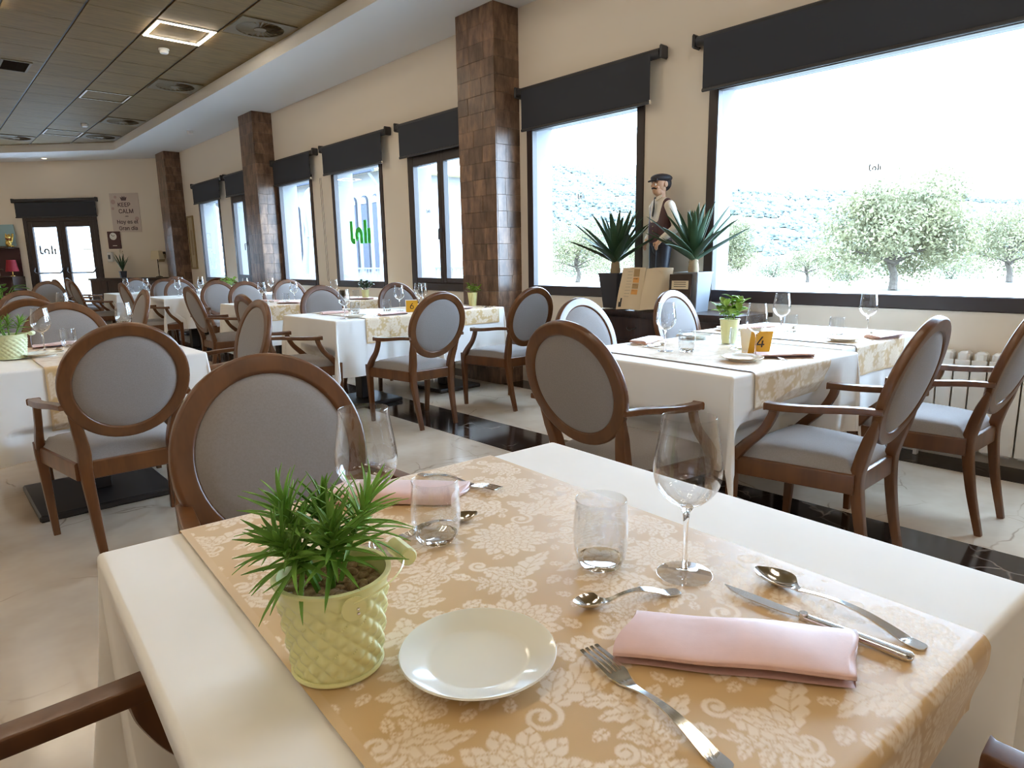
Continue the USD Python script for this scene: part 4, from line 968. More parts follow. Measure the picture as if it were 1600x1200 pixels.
# open newspaper propped up like a tent
t = thing('newspaper', 'open sheet of newsprint with food photographs propped on the console', 'newspaper', (4.12, 3.06, CZ), 0)
NU = np.array([.10, -1, 0]); NU = NU / np.linalg.norm(NU); NB = np.array([.36, .10, .93]); NB /= np.linalg.norm(NB)
def sheet(o, u, b, w, h, curl, m, nm, th=.002):
    U, V = np.meshgrid(np.linspace(0, 1, 14), np.linspace(0, 1, 10), indexing='ij')
    n_ = np.cross(u, b); P = np.array(o) + U[..., None] * u * w + V[..., None] * b * h + (np.sin(U * PI) * curl + .006 * np.sin(V * 5 + U * 3))[..., None] * n_
    g = grid_mesh(P); g2 = T(g, -n_ * th); g2.invert(); return obj(nm, cat_(g, g2), m, t, smooth=50), P, n_
ob, PP, nn = sheet((-.155, .16, .008), NU, NB, .205, .33, .012, 'paper', 'front_page')
ob2, PP2, n2 = sheet((-.135, -.045, .008), np.array([.52, -.85, 0]), NB, .20, .325, .02, 'paper', 'side_page')
sheet((.07, .15, .008), NU, np.array([-.28, .05, .96]), .30, .30, .0, 'paper', 'rear_page')
def on_page(u0, u1, v0, v1, m, nm, lift=.0025):
    U, V = np.meshgrid(np.linspace(u0, u1, 5), np.linspace(v0, v1, 5), indexing='ij')
    P = np.array((-.155, .16, .008)) + U[..., None] * NU * .205 + V[..., None] * NB * .33 + (np.sin(U * PI) * .012 + .006 * np.sin(V * 5 + U * 3))[..., None] * nn + nn * lift
    g = grid_mesh(P); obj(nm, g, m, ob)
nnsign = 1
for v0, v1, mm in ((.78, .96, 'paper_photo'), (.64, .76, 'orange_print'), (.50, .62, 'paper_photo'), (.36, .48, 'orange_print')): on_page(.56, .80, v0, v1, mm, 'food_photo')
for v0 in (.74, .60, .46): on_page(.56, .74, v0 - .03, v0, 'ink', 'headline')
on_page(.10, .24, .05, .17, 'ink', 'dark_figure'); on_page(.17, .24, .17, .26, 'ink', 'dark_figure')
for k in range(9): on_page(.28, .50, .90 - .075 * k, .905 - .075 * k, 'logo_grey', 'print_line')
# framed plaque
t = thing('framed_plaque', 'small dark framed plaque with two paper labels in front of the second agave', 'plaque', (4.07, 2.735, CZ), -78)
obj('board', RX(bx(-.082, .082, -.006, .006, 0, .272, .003), -.10), 'dark_wood', t)
obj('paper_label', RX(bx(-.062, .062, -.0075, -.006, .165, .225), -.10), 'paper', t); obj('paper_label', RX(bx(-.06, .06, -.0075, -.006, .04, .13), -.10), 'waistcoat', t)
for z in (.212, .198, .182): obj('print_line', RX(bx(-.045, .045, -.0079, -.0074, z, z + .004), -.10), 'ink', t)
obj('paper_leaflet', bx(4.02, 4.10, 3.36, 3.44, CZ, CZ + .004), 'white_paint', None, label='white leaflet lying on the console corner beside the charcoal pot', cat='leaflet')

# ------------------------------------------------------------------ the waiter figure (about 1.04 m tall, faces local +y)
def hull_balls(balls):
    return m3.Manifold.batch_hull([m3.Manifold.sphere(r, 20).translate(tuple(map(float, p))) for p, r in balls])
def limb(pts):
    return [hull_balls([pts[i], pts[i + 1]]) for i in range(len(pts) - 1)]
def fuse(parts, edge=.012, it=8):
    m = m3.Manifold.batch_boolean(parts, m3.OpType.Add).refine_to_length(edge)
    q = m.to_mesh(); tm = trimesh.Trimesh(q.vert_properties[:, :3], q.tri_verts, process=False); tm.merge_vertices()
    trimesh.smoothing.filter_taubin(tm, .5, .53, it); return tm
def ell(c, r, n=24):
    s = m3.Manifold.sphere(1.0, n).scale(tuple(r)).translate(tuple(c)); return s
t = thing('waiter_figure', 'painted waiter figurine in a flat cap, waistcoat and tie with hands at the hips', 'statue', (4.31, 3.075, CZ), 66)
B = []
hd = np.array([0, .012, .925])
B += [ell(hd + [0, 0, .01], (.054, .064, .075)), ell(hd + [0, .016, -.035], (.040, .048, .048)), hull_balls([((0, .0, .80), .036), ((0, .004, .87), .033)])]
B += [hull_balls([((0, .066, .945), .006), ((0, .082, .915), .010)]), hull_balls([((-.007, .074, .912), .007), ((.007, .074, .912), .007)])]   # nose
for s in (-1, 1): B += [ell((s * .056, -.004, .925), (.008, .015, .022)), ell((s * .027, .052, .935), (.016, .012, .008)), ell((s * .024, .050, .905), (.018, .016, .014))]
B += [ell((0, .056, .868), (.018, .014, .013)), ell((0, .062, .888), (.016, .006, .006))]
B += [hull_balls([((-.075, 0, .77), .040), ((.075, 0, .77), .040), ((-.06, .01, .60), .045), ((.06, .01, .60), .045)]), hull_balls([((-.055, .01, .60), .045), ((.055, .01, .60), .045), ((-.05, 0, .48), .052), ((.05, 0, .48), .052)])]
ARMS = {}
for s in (-1, 1):
    sh, el_, wr = np.array([s * .112, -.004, .765]), np.array([s * .160, -.045, .61]), np.array([s * .105, .062, .515])
    ARMS[s] = (sh, el_, wr)
    B += limb([(sh, .034), (el_, .026), (wr, .018)])
    pc = wr + np.array([-s * .012, .016, -.024])
    B.append(hull_balls([(wr, .016), (pc + [s * .010, 0, 0], .012), (pc + [-s * .010, 0.004, 0], .012)]))
    for k, ln in enumerate((.034, .040, .037, .029)):
        b = pc + np.array([s * (.014 - .0095 * k), .004, -.006]); mid = b + np.array([-s * .004, .006, -ln * .5]); tip = mid + np.array([-s * .006, -.004, -ln * .45])
        B += limb([(b, .0062), (mid, .0058), (tip, .0050)])
    th = pc + np.array([-s * .012, .010, .008]); B += limb([(th, .007), (th + [-s * .012, .010, -.006], .0062), (th + [-s * .016, .008, -.022], .0052)])
for s in (-1, 1): B += limb([((s * .052, 0, .47), .052), ((s * .048, .012, .26), .040), ((s * .046, -.002, .045), .026)]); B.append(hull_balls([((s * .046, -.015, .022), .022), ((s * .05, .075, .018), .018)]))
body = obj('body', fuse(B, .009, 6), 'skin', t, smooth=True)
tr = []
for s in (-1, 1): tr += limb([((s * .052, 0, .47), .060), ((s * .048, .012, .26), .049), ((s * .046, -.002, .05), .040)])
tr.append(hull_balls([((-.055, 0, .50), .058), ((.055, 0, .50), .058), ((0, 0, .45), .06), ((-.05, .008, .545), .05), ((.05, .008, .545), .05)]))
obj('trousers', fuse(tr, .012, 6), 'trousers', t, smooth=True)
vs_ = [hull_balls([((-.078, 0, .785), .040), ((.078, 0, .785), .040), ((-.062, .012, .62), .053), ((.062, .012, .62), .053)]), hull_balls([((-.062, .012, .62), .053), ((.062, .012, .62), .053), ((-.055, .006, .525), .060), ((.055, .006, .525), .060)])]
vest = m3.Manifold.batch_boolean(vs_, m3.OpType.Add) - m3.Manifold.batch_hull([m3.Manifold.cube((.002, .08, .002)).translate((x, .02, z)) for x, z in ((-.030, .87), (.030, .87), (0, .70))])
vest = vest.refine_to_length(.012); q = vest.to_mesh(); vm = trimesh.Trimesh(q.vert_properties[:, :3], q.tri_verts, process=False); vm.merge_vertices(); trimesh.smoothing.filter_taubin(vm, .5, .53, 3)
vz = obj('waistcoat', vm, 'waistcoat', t, smooth=50)
for k in range(4): obj('button', trimesh.creation.icosphere(1, .0045), 'gold', vz, loc=(0, .070 - .001 * k, .655 - .034 * k))
sh_ = [hull_balls([((-.066, .004, .79), .040), ((.066, .004, .79), .040), ((-.045, .016, .66), .046), ((.045, .016, .66), .046)])]
obj('shirt', fuse(sh_, .012, 3), 'shirt_white', t, smooth=True)
for s in (-1, 1):
    a, b, c = ARMS[s]; obj('sleeve', fuse(limb([(a, .042), ((a + b) / 2 + [s * .004, 0, 0], .038), (b, .034), (c + (b - c) * .12, .026)]), .010, 5), 'shirt_white', t, smooth=True)
    obj('collar', trimesh.convex.convex_hull(np.array([(s * .006, .044, .838), (s * .036, .022, .852), (s * .040, .030, .826), (s * .018, .058, .806), (s * .010, .050, .834), (s * .034, .016, .842)])), 'shirt_white', t)
obj('tie', cat_(trimesh.convex.convex_hull(np.array([(-.009, .055, .835), (.009, .055, .835), (.006, .062, .818), (-.006, .062, .818), (0, .048, .826)])), trimesh.convex.convex_hull(np.array([(-.006, .060, .818), (.006, .060, .818), (.013, .072, .70), (-.013, .072, .70), (0, .070, .685), (0, .056, .75)]))), 'ink', t)
cap = [ell((0, .004, .972), (.074, .084, .034)), hull_balls([((-.05, .072, .955), .007), ((.05, .072, .955), .007), ((0, .112, .946), .006), ((0, .05, .965), .012)])]
obj('flat_cap', fuse(cap, .010, 4), 'cap_dark', t, smooth=True)
obj('hair', fuse([ell((0, -.022, .935), (.058, .052, .058))], .012, 2), 'ink', t, smooth=True)
for s in (-1, 1):
    obj('eye', trimesh.creation.icosphere(2, .0085), 'white_paint', t, loc=(s * .024, .066, .924)); obj('pupil', trimesh.creation.icosphere(1, .0042), 'ink', t, loc=(s * .024, .0722, .924))
    obj('eyebrow', tube(curve([(s * .012, .070, .940), (s * .026, .069, .944), (s * .040, .058, .938)], 3), .0035, 6), 'ink', t)
obj('moustache', tube(curve([(-.028, .058, .892), (-.012, .074, .899), (0, .077, .897), (.012, .074, .899), (.028, .058, .892)], 4), .0055, 8), 'ink', t)
for s in (-1, 1): obj('shoe', m3t(hull_balls([((s * .046, -.016, .0255), .0255), ((s * .052, .080, .0215), .0215)])), 'ink', t, smooth=50)

# ------------------------------------------------------------------ radiators below the big window
def radiator(y0, n, label):
    t = thing('radiator', label, 'radiator', (0, 0, 0))
    for k in range(n):
        y = y0 + k * .08
        sec_ = [bx(4.335, 4.345, y + .004, y + .076, .085, .60, .003), bx(4.345, 4.42, y + .035, y + .045, .11, .625), bx(4.34, 4.425, y + .012, y + .068, .585, .645, .012), bx(4.34, 4.425, y + .012, y + .068, .07, .12, .01)]
        obj('fin', cat_(*sec_), 'white_paint', t)
    obj('foot', bx(4.36, 4.40, y0 + .07, y0 + .09, 0, .08), 'white_paint', t); obj('foot', bx(4.36, 4.40, y0 + n * .08 - .09, y0 + n * .08 - .07, 0, .08), 'white_paint', t)
    obj('wall_bracket', bx(4.42, 4.449, y0 + .10, y0 + n * .08 - .1, .54, .56), 'white_paint', t)
radiator(.20, 14, 'white finned radiator under the widest window, behind the cut-off chair')
radiator(5.55, 12, 'white finned radiator under the double casement window')

# ------------------------------------------------------------------ lettering on the glass
def lali(h, m, M, label, thick=.002, wx=1.18, st=.19):
    """the lower-case window sign; letters drawn as strokes, the last one without a dot"""
    s, st = h, st * h
    def stroke(p): return LineString([(x * wx, y) for x, y in p]).buffer(st / 2, cap_style=2)
    hook = [(.16 * s * (1 - math.cos(a)), .16 * s * (1 - math.sin(a))) for a in np.linspace(0, PI / 2, 8)]
    l = stroke([(0, s)] + hook + [(.26 * s, 0)])
    bowl = [(.62 * s + .20 * s * math.cos(a), .28 * s + .27 * s * math.sin(a)) for a in np.linspace(.1, PI + .9, 20)]
    a_ = stroke(bowl).union(stroke([(.82 * s, -st / 2), (.82 * s, .32 * s)]))
    l2 = stroke([(1.16 * s, -st / 2), (1.16 * s, s)]); i_ = stroke([(1.46 * s, -st / 2), (1.46 * s, .60 * s)])
    t = thing('window_sign', label, 'sign')
    for nm, g in (('letter_l', l), ('letter_a', a_), ('letter_l', l2), ('letter_i', i_)): obj(nm, X(extr(g, thick), M), m, t)
WN = np.array([-1., 0, 0])
def onwin(y, z): return wall_frame((XW + .0175, y, z), (0, -1, 0), WN)
lali(.26, 'logo_green', onwin(8.10, 1.46), 'bright green lali lettering on the glass, the only coloured sign', st=.26)
lali(.040, 'logo_grey', onwin(4.06, 1.705), 'tiny dark lali lettering on the window beside the thick column')
lali(.036, 'logo_grey', onwin(1.664, 1.692), 'tiny dark lali lettering on the widest window, above the oak tree')
lali(.036, 'logo_grey', onwin(6.36, 1.725), 'tiny dark lali lettering on the double casement window')
lali(.17, 'logo_grey', endM(3.07, 1.485, -.014), 'dark lali lettering on the glass door', wx=1.35)

# ------------------------------------------------------------------ things on the oblique end wall
def Et(m, M): return X(m, M)
def text_lines(t, parent, M, lines, mt, bold=True):
    for txt, h, cx, y in lines:
        g = meshkit.text_mesh(txt, h, .0012, bold); c = (g.bounds[0] + g.bounds[1]) / 2
        obj('lettering', X(T(g, (cx - c[0], y - g.bounds[0][1] * 0, .0)), M), mt, parent)
t = thing('keep_calm_poster', 'pale poster reading KEEP CALM with a crown on the end wall', 'poster')
M = endM(1.34, 1.91, .006)
plain('poster_paper', lin(205, 190, 180), .8); plain('poster_ink', lin(95, 80, 82), .8); plain('poster_stain', lin(188, 160, 152), .8)
pb = obj('poster_board', X(bx(0, .64, 0, .82, -.004, .004, .002), M), 'poster_paper', t)
M2 = endM(1.34, 1.91, .0105)
text_lines(t, t, M2, (('KEEP', .085, .31, .535), ('CALM', .085, .335, .400), ('AND', .026, .34, .322), ('Hoy es el', .078, .345, .180), ('Gran día', .078, .345, .045)), 'poster_ink')
cr = Polygon([(-.05, 0), (.05, 0), (.066, .055), (.035, .03), (.022, .07), (0, .035), (-.022, .07), (-.035, .03), (-.066, .055)]).buffer(.006)
obj('crown', X(T(extr(cr.union(sbox(-.052, -.016, .052, -.006)), .0012), (.31, .68, 0)), M2), 'poster_ink', t)
for q, (x, y, r) in enumerate(((.07, .64, .05), (.13, .74, .03), (.56, .28, .045), (.05, .5, .03))): obj('faded_patch', X(T(extr(Point(0, 0).buffer(r, 10), .0008), (x, y, 0)), endM(1.34, 1.91, .0101)), 'poster_stain', t)
t = thing('wall_clock', 'brown plaque with a round white dial below the poster', 'clock')
obj('plaque', X(bx(0, .29, 0, .37, 0, .02, .008), endM(1.49, 1.56)), 'waistcoat', t)
obj('dial', X(T(trimesh.creation.cylinder(.078, .006, sections=40), (.135, .265, .022)), endM(1.49, 1.56)), 'white_paint', t)
for a, l_ in ((.5, .045), (2.4, .06)): obj('hand', X(T(RZ(bx(0, l_, -.004, .004, 0, .002), a), (.135, .265, .026)), endM(1.49, 1.56)), 'ink', t)
obj('label_strip', X(bx(.10, .20, .06, .075, .019, .0215), endM(1.49, 1.56)), 'white_paint', t)
t = thing('soap_dispenser', 'small white wall dispenser below the brown clock plaque', 'dispenser')
obj('housing', X(bx(0, .11, 0, .21, 0, .09, .015), endM(1.51, 1.28)), 'white_paint', t); obj('window_strip', X(bx(.03, .08, .06, .15, .088, .0925), endM(1.51, 1.28)), 'logo_grey', t)
t = thing('sideboard', 'long dark sideboard against the end wall', 'sideboard')
M = endM(1.72, 0, .01)
obj('body', X(bx(0, 1.55, .08, .90, 0, .42, .005), M), 'dark_wood', t); obj('worktop', X(bx(-.02, 1.57, .90, .935, -.005, .45, .006), M), 'dark_wood', t)
for k in range(4): 
    d_ = obj('door', X(bx(.02 + .385 * k, .375 + .385 * k, .12, .87, .42, .437, .004), M), 'dark_wood', t); obj('knob', X(T(trimesh.creation.icosphere(1, .012), (.34 + .385 * k if k % 2 == 0 else .055 + .385 * k, .55, .447)), M), 'blind_metal', d_)
for x in (.03, 1.47): obj('leg', X(bx(x, x + .05, 0, .08, .02, .40), M), 'dark_wood', t)
M = endM(1.28, .937, .18)
def at_end(s, z, off): return P0 + EU * s + EN * off + np.array([0, 0, z])
t = thing('orchid_pot', 'tall green potted plant standing on the sideboard below the poster', 'potted plant', at_end(1.12, .937, .20), 0)
square_pot(t, .05, .065, .13, 'pot_dark')
R = random.Random(21)
for k in range(11): obj('leaf', aim(strip_leaf(.46 * R.uniform(.6, 1), .035, R.uniform(.0, .5), 7, .4), k * 2.4, 1.4 - R.uniform(0, .3), (0, 0, .13)), 'leaf_agave', t, smooth=60)
for k in range(5): obj('flower', trimesh.creation.icosphere(1, .02), 'shirt_white', t, loc=(.03 * math.cos(k * 2), .03 * math.sin(k * 2), .50 + .02 * k))
t = thing('table_lamp', 'table lamp with a square cream shade on the sideboard beside the corner column', 'lamp', at_end(.30, .937, .22), 45)
obj('foot', lathe([(0, 0), (.07, 0), (.065, .015), (.012, .03), (0, .03)], 24), 'dark_wood', t); obj('stem', tube([(0, 0, .02), (0, 0, .40)], .009, 8), 'dark_wood', t)
plain('lamp_shade', (.72, .62, .42), .8)
sq = lambda w, z: [(-w, -w, z), (w, -w, z), (w, w, z), (-w, w, z)]
shd = trimesh.convex.convex_hull(np.array(sq(.105, .38) + sq(.075, .56))); obj('shade', shd, 'lamp_shade', t)
t = thing('wall_sconce', 'small brown wall lamp with a tilted shade between the sideboard and the corner column', 'wall lamp')
M = endM(.26, 1.36); obj('back_plate', X(bx(-.03, .03, 0, .12, 0, .02, .005), M), 'dark_wood', t); obj('shade', X(trimesh.convex.convex_hull(np.array([(-.05, .0, .04), (.05, .0, .04), (.07, -.10, .16), (-.07, -.10, .16), (-.05, .07, .06), (.05, .07, .06)])), M), 'agave_base', t)
# framed picture on the window wall
t = thing('framed_picture', 'tall narrow framed picture between the corner column and the farthest window', 'picture', (XW, 14.62, 1.10))
plain('picture_mount', lin(185, 170, 140), .8); plain('picture_gold', lin(150, 128, 88), .5)
for nm, m, mm in (('frame', cat_(bx(-.03, 0, -.18, .18, 0, .035, .004), bx(-.03, 0, -.18, .18, 1.025, 1.06, .004), bx(-.03, 0, -.18, -.145, .03, 1.03, .004), bx(-.03, 0, .145, .18, .03, 1.03, .004)), 'picture_gold'), ('mount', bx(-.014, 0, -.15, .15, .03, 1.03), 'picture_mount'), ('print', bx(-.016, -.014, -.05, .05, .28, .78), 'agave_base')): obj(nm, m, mm, t)
# shelf unit with ornaments at the picture edge, left of the glass door
SF = lambda s, z, off: at_end(s, z, off)
t = thing('display_shelf', 'brown display shelf unit beside the glass door at the picture edge', 'shelf')
M = endM(4.55, 0, .02)
obj('side_panel', X(bx(0, .03, 0, 1.95, 0, .36, .003), M), 'dark_wood', t); obj('side_panel', X(bx(1.03, 1.06, 0, 1.0, 0, .36, .003), M), 'dark_wood', t)
obj('back_panel', X(bx(.03, 1.03, .06, 1.60, 0, .012), M), 'waistcoat', t)
for z in (.06, .55, .98, 1.60): obj('shelf_board', X(bx(.03, 1.03 if z > .1 else 1.03, z, z + .03, 0, .36 if z < 1.5 else .30, .003), M), 'dark_wood', t)
mirror = obj('mirror_panel', X(bx(.42, 1.0, 1.66, 2.12, .03, .045, .004), endM(4.55, 0, .02)), 'pale_panel', None, label='glass pane painted bright pale blue, standing on the display shelf', cat='picture')  # even pale blue imitates the brightness in a pane of glass
t = thing('cat_figurine', 'shiny gold beckoning cat figurine on the display shelf', 'figurine', SF(3.60, 1.632, .20), 225)
gm = [ell((0, 0, .09), (.062, .055, .09)), ell((0, .005, .215), (.062, .055, .055)), *limb([((-.05, .03, .12), .02), ((-.075, .05, .22), .018), ((-.072, .055, .27), .022)]), *limb([((.045, .04, .12), .02), ((.03, .062, .06), .018)]), hull_balls([((-.04, .0, .245), .02), ((-.048, 0, .285), .005)]), hull_balls([((.04, .0, .245), .02), ((.048, 0, .285), .005)]), ell((-.035, .05, .018), (.028, .035, .018)), ell((.035, .05, .018), (.028, .035, .018))]
cb = obj('body', fuse(gm, .012, 4), 'gold', t, smooth=True); obj('collar', tube([(.055 * math.cos(a), .005 + .05 * math.sin(a), .172) for a in np.linspace(0, 2 * PI, 20, endpoint=False)], .007, 6, True), 'red_shade', t)
for s in (-1, 1): obj('eye', trimesh.creation.icosphere(1, .008), 'ink', t, loc=(s * .022, .056, .225))
t = thing('red_lamp', 'small lamp with a dark red shade below the gold cat', 'lamp', SF(3.62, 1.01, .19), 0)
obj('foot', lathe([(0, 0), (.05, 0), (.045, .012), (.008, .02), (.008, .14), (0, .14)], 20), 'gold', t); obj('shade', lathe([(.125, .10), (.085, .35), (.083, .35), (.123, .10)], 28), 'red_shade', t, smooth=50)
t = thing('cross_ornament', 'little white cross-shaped angel ornament beside the red lamp', 'ornament', SF(3.92, 1.01, .20), 225)
obj('figure_body', fuse([*limb([((0, 0, .012), .012), ((0, 0, .20), .02)]), *limb([((-.10, 0, .15), .014), ((.10, 0, .15), .014)]), ell((0, 0, .255), (.03, .03, .035))], .012, 2), 'shirt_white', t, smooth=True)
t = thing('bonsai_pot', 'little dark-leaved plant in a black pot on top of the display shelf', 'potted plant', SF(4.05, 1.632, .16), 0)
obj('pot', lathe([(0, 0), (.07, 0), (.09, .10), (.085, .10), (0, .09)], 20), 'pot_dark', t)
R = random.Random(31)
for k in range(26): obj('leaf', aim(strip_leaf(.13 * R.uniform(.6, 1), .03, R.uniform(.2, .9), 5, .4), k * 2.4, R.uniform(.1, 1.3), (0, 0, .12 + .10 * R.random())), 'leaf_agave', t, smooth=60)
t = thing('broad_leaf_plant', 'big-leaved green plant standing at the left picture edge below the red lamp', 'potted plant', (1.02, 12.6, 0), 0)
obj('planter', lathe([(0, 0), (.14, 0), (.18, .42), (.17, .42), (0, .38)], 28), 'pot_dark', t)
R = random.Random(33)
for k in range(18):
    az, out = k * 2.4, .06 + .16 * R.random(); top_ = np.array([out * math.cos(az), out * math.sin(az), .62 + .36 * R.random()])
    obj('stem', tube(curve([(0, 0, .38), top_ * [.4, .4, .8], top_], 4), .006, 5), 'leaf_spiky', t)
    obj('leaf', aim(strip_leaf(.22, .12, R.uniform(.5, 1.2), 6, .2, shape=lambda q: np.sin(PI * np.clip(q * .9 + .08, 0, 1))), az, R.uniform(-.2, .6), top_), 'leaf_spiky', t, smooth=60)
noisy('post_wood', lin(120, 82, 40), lin(176, 128, 70), 8, .5, (1, 1, .1))
t = thing('wooden_post', 'pale round wooden post at the picture edge', 'post', (.80, 11.9, 0), 0)
obj('post_shaft', lathe([(0, .04), (.07, .04), (.065, .5), (.075, .95), (.055, 1.06), (0, 1.07)], 20), 'post_wood', t); obj('post_foot', lathe([(0, 0), (.12, 0), (.10, .04), (0, .05)], 20), 'dark_wood', t)
# ------------------------------------------------------------------ outdoors
plain('courtyard_beige', (.26, .19, .12), .9)
def land_z(x, y):
    r = np.hypot(x, y); az = np.degrees(np.arctan2(x, y))
    el = np.interp(az, [0, 25, 33, 40, 48, 56, 64, 72, 82, 110], [9.5, 9.3, 8.8, 7.8, 6.4, 5.3, 4.5, 3.4, 2.4, 1.6])
    H = np.tan(np.radians(el)) * 380 + 1.2
    s = np.clip((r - 75) / 305, 0, 1); s = s * s * (3 - 2 * s)
    n = meshkit.fbm(np.stack([x / 60, y / 60, 0 * x], -1), 4, 3) - .5
    return -.42 + (H * s) * np.where(r > 380, np.clip(1 - (r - 380) / 500, 0, 1), 1) + n * 10 * np.clip((r - 90) / 200, 0, 1) - .012 * np.clip(r - 14, 0, 60) * 0
A, Rr_ = np.meshgrid(np.radians(np.linspace(2, 118, 150)), np.concatenate([np.linspace(5.5, 60, 16), np.geomspace(66, 800, 60)]), indexing='ij')
Xl, Yl = Rr_ * np.sin(A), Rr_ * np.cos(A)
keep = np.stack([Xl, Yl, land_z(Xl, Yl) - .02], -1)
hm = grid_mesh(keep[::-1]); 
f_ = hm.faces; c_ = hm.triangles_center; hm.update_faces(c_[:, 0] > 5.2)
struct('hillside', hm, 'grass_far', smooth=True)
struct('terrace', bx(4.72, 9.0, -6, 34, -.3, -.05), 'terrace')
# oaks: trunk, branches and a crown of many small leaf clumps
def oak(x, y, h, w, label, seed, clumps=900, trunk=.16):
    R = np.random.default_rng(seed); z = float(land_z(np.array([x]), np.array([y]))[0])
    t = thing('holm_oak', label, 'tree', (x, y, z - .05))
    br = [tube(curve([(0, 0, 0), (.05 * w, .02 * w, h * .16), (.0, .05 * w, h * .34), (.04 * w, 0, h * .6)], 4), np.linspace(trunk, trunk * .35, 13), 8)]
    lobes = []
    for k in range(11):
        a, q = k * 2.4, .20 + .80 * ((k + .5) / 11); e = np.array([w * .40 * math.cos(a) * (1.05 - .55 * q), w * .40 * math.sin(a) * (1.05 - .55 * q), h * (.17 + .67 * q)])
        br.append(tube(curve([(0, .03, h * (.18 + .25 * q)), e * [.5, .5, .85], e], 3), np.linspace(trunk * .4, trunk * .1, 7), 6)); lobes.append((e, w * R.uniform(.17, .26)))
    obj('trunk', cat_(*br), 'bark', t)
    P = []
    for i in range(clumps):
        c, r = lobes[i % len(lobes)]; d = R.normal(size=3); d /= np.linalg.norm(d); P.append(c + d * r * R.uniform(.55, 1.1) * [1, 1, .8])
    P = np.array(P); s = h * .019; V, F = [], []
    for p in P:
        for q in range(8):
            o = p + R.normal(size=3) * s * 2.2; u = R.normal(size=3); u /= np.linalg.norm(u); v = np.cross(u, R.normal(size=3)); v /= np.linalg.norm(v) + 1e-9
            k = len(V); V += [o - u * s, o + v * s * .5, o + u * s, o - v * s * .5]; F += [(k, k + 1, k + 2), (k, k + 2, k + 3)]
    tagp(obj('crown', trimesh.Trimesh(np.array(V), np.array(F), process=False), 'leaf_oak', t, smooth=False), kind='stuff')
oak(31.8, 10.5, 4.75, 5.7, 'large spreading holm oak filling the middle of the widest window', 1, 2600, .2)
oak(36.3, 21.4, 3.9, 3.6, 'slim dark holm oak half hidden by the window reveal of the widest window', 2, 1400)
oak(38.6, 17.3, 2.2, 3.0, 'low bushy oak between the slim oak and the large oak', 3, 1000, .1)
oak(41.9, 8.4, 4.0, 5.0, 'rounded oak at the picture edge beyond the widest window', 4, 1400)
oak(33.6, 30.6, 3.9, 4.6, 'airy oak seen through the window beside the thick column', 5, 1200)
oak(33.0, 35.6, 2.9, 2.8, 'small oak next to the window reveal beside the thick column', 6, 800, .1)
oak(38.8, 28.9, 3.2, 3.4, 'oak behind the charcoal agave pot, seen through glass', 7, 900, .1)
def bush(x, y, h, w, label, seed):
    R = np.random.default_rng(seed); z = float(land_z(np.array([x]), np.array([y]))[0]); t = thing('low_bush', label, 'bush', (x, y, z - .05))
    P = R.normal(size=(240, 3)) * [w * .26, w * .26, h * .24] + [0, 0, h * .45]; P[:, :2] = np.clip(P[:, :2], -w * .5, w * .5); P[:, 2] = np.clip(np.abs(P[:, 2]), 0, h); s = .10; V, F = [], []
    for p in P:
        for q in range(5):
            o = p + R.normal(size=3) * s * 1.4; u = R.normal(size=3); u /= np.linalg.norm(u); v = np.cross(u, R.normal(size=3)); v /= np.linalg.norm(v) + 1e-9
            k = len(V); V += [o - u * s, o + v * s * .5, o + u * s, o - v * s * .5]; F += [(k, k + 1, k + 2), (k, k + 2, k + 3)]
    obj('stem', cat_(*[tube([(0, 0, 0), (w * .2 * math.cos(a), w * .2 * math.sin(a), h * .6)], .03, 5) for a in (0, 2, 4)]), 'bark', t)
    tagp(obj('foliage', trimesh.Trimesh(np.array(V), np.array(F), process=False), 'leaf_bush', t, smooth=False), kind='stuff')
leafmat('leaf_bush', (.14, .15, .10), (.24, .24, .15), .8, 1.2, .2)
for k, (d_, az_, h, w, l) in enumerate(((45, 68.6, 1.4, 2.6, 'pale low bush between the low oak and the large oak'), (54, 71.5, 1.7, 3.0, 'pale low bush right behind the trunk of the large oak'), (48, 75.3, 1.6, 3.0, 'pale low bush between the large oak and the rounded oak'), (52, 63.4, 1.5, 2.8, 'pale low bush beside the slim dark oak'),
                                        (58, 47.3, 1.5, 3.0, 'pale low bush under the airy oak'), (62, 50.6, 1.8, 3.2, 'pale low bush behind the charcoal agave pot'), (66, 44.0, 1.4, 3.0, 'pale low bush by the window reveal beside the thick column'), (56, 80.6, 1.8, 3.4, 'pale low bush at the picture edge below the rounded oak'))):
    bush(d_ * math.sin(math.radians(az_)), d_ * math.cos(math.radians(az_)), h, w, l, 40 + k)
# scrub on the hills: too many to count
rng = np.random.default_rng(5); ico = trimesh.creation.icosphere(2, 1.0)
ico.vertices *= (1 + .9 * (meshkit.noise(ico.vertices * 3.1 + 7, 1) - .5))[:, None]; ico.vertices[:, 2] *= .8
az = np.radians(rng.uniform(20, 92, 16000)); r = 110 + 275 * rng.random(16000) ** .75
n_ = meshkit.noise(np.stack([r / 22, az * 12, 0 * r], -1), 4); k_ = n_ + .25 * rng.random(16000) > .46
az, r = az[k_], r[k_]
x, y = r * np.sin(az), r * np.cos(az)
pi = UsdGeom.PointInstancer.Define(stage, '/World/hill_scrub'); tagp(pi.GetPrim(), 'dotted evergreen scrub covering the far hillside', 'scrub', kind='stuff')
pr = usdkit.mesh(stage, '/World/hill_scrub/shrub', ico, MATS['oak_far'], False)
pi.CreatePrototypesRel().AddTarget(pr.GetPath())
s_ = rng.uniform(.55, 1.5, len(r)) * (.55 + r / 380)
pi.CreatePositionsAttr(Vt.Vec3fArray.FromNumpy(np.stack([x, y, land_z(x, y) + s_ * .35], 1).astype(np.float32)))
pi.CreateScalesAttr(Vt.Vec3fArray.FromNumpy(np.repeat(s_[:, None], 3, 1).astype(np.float32)))
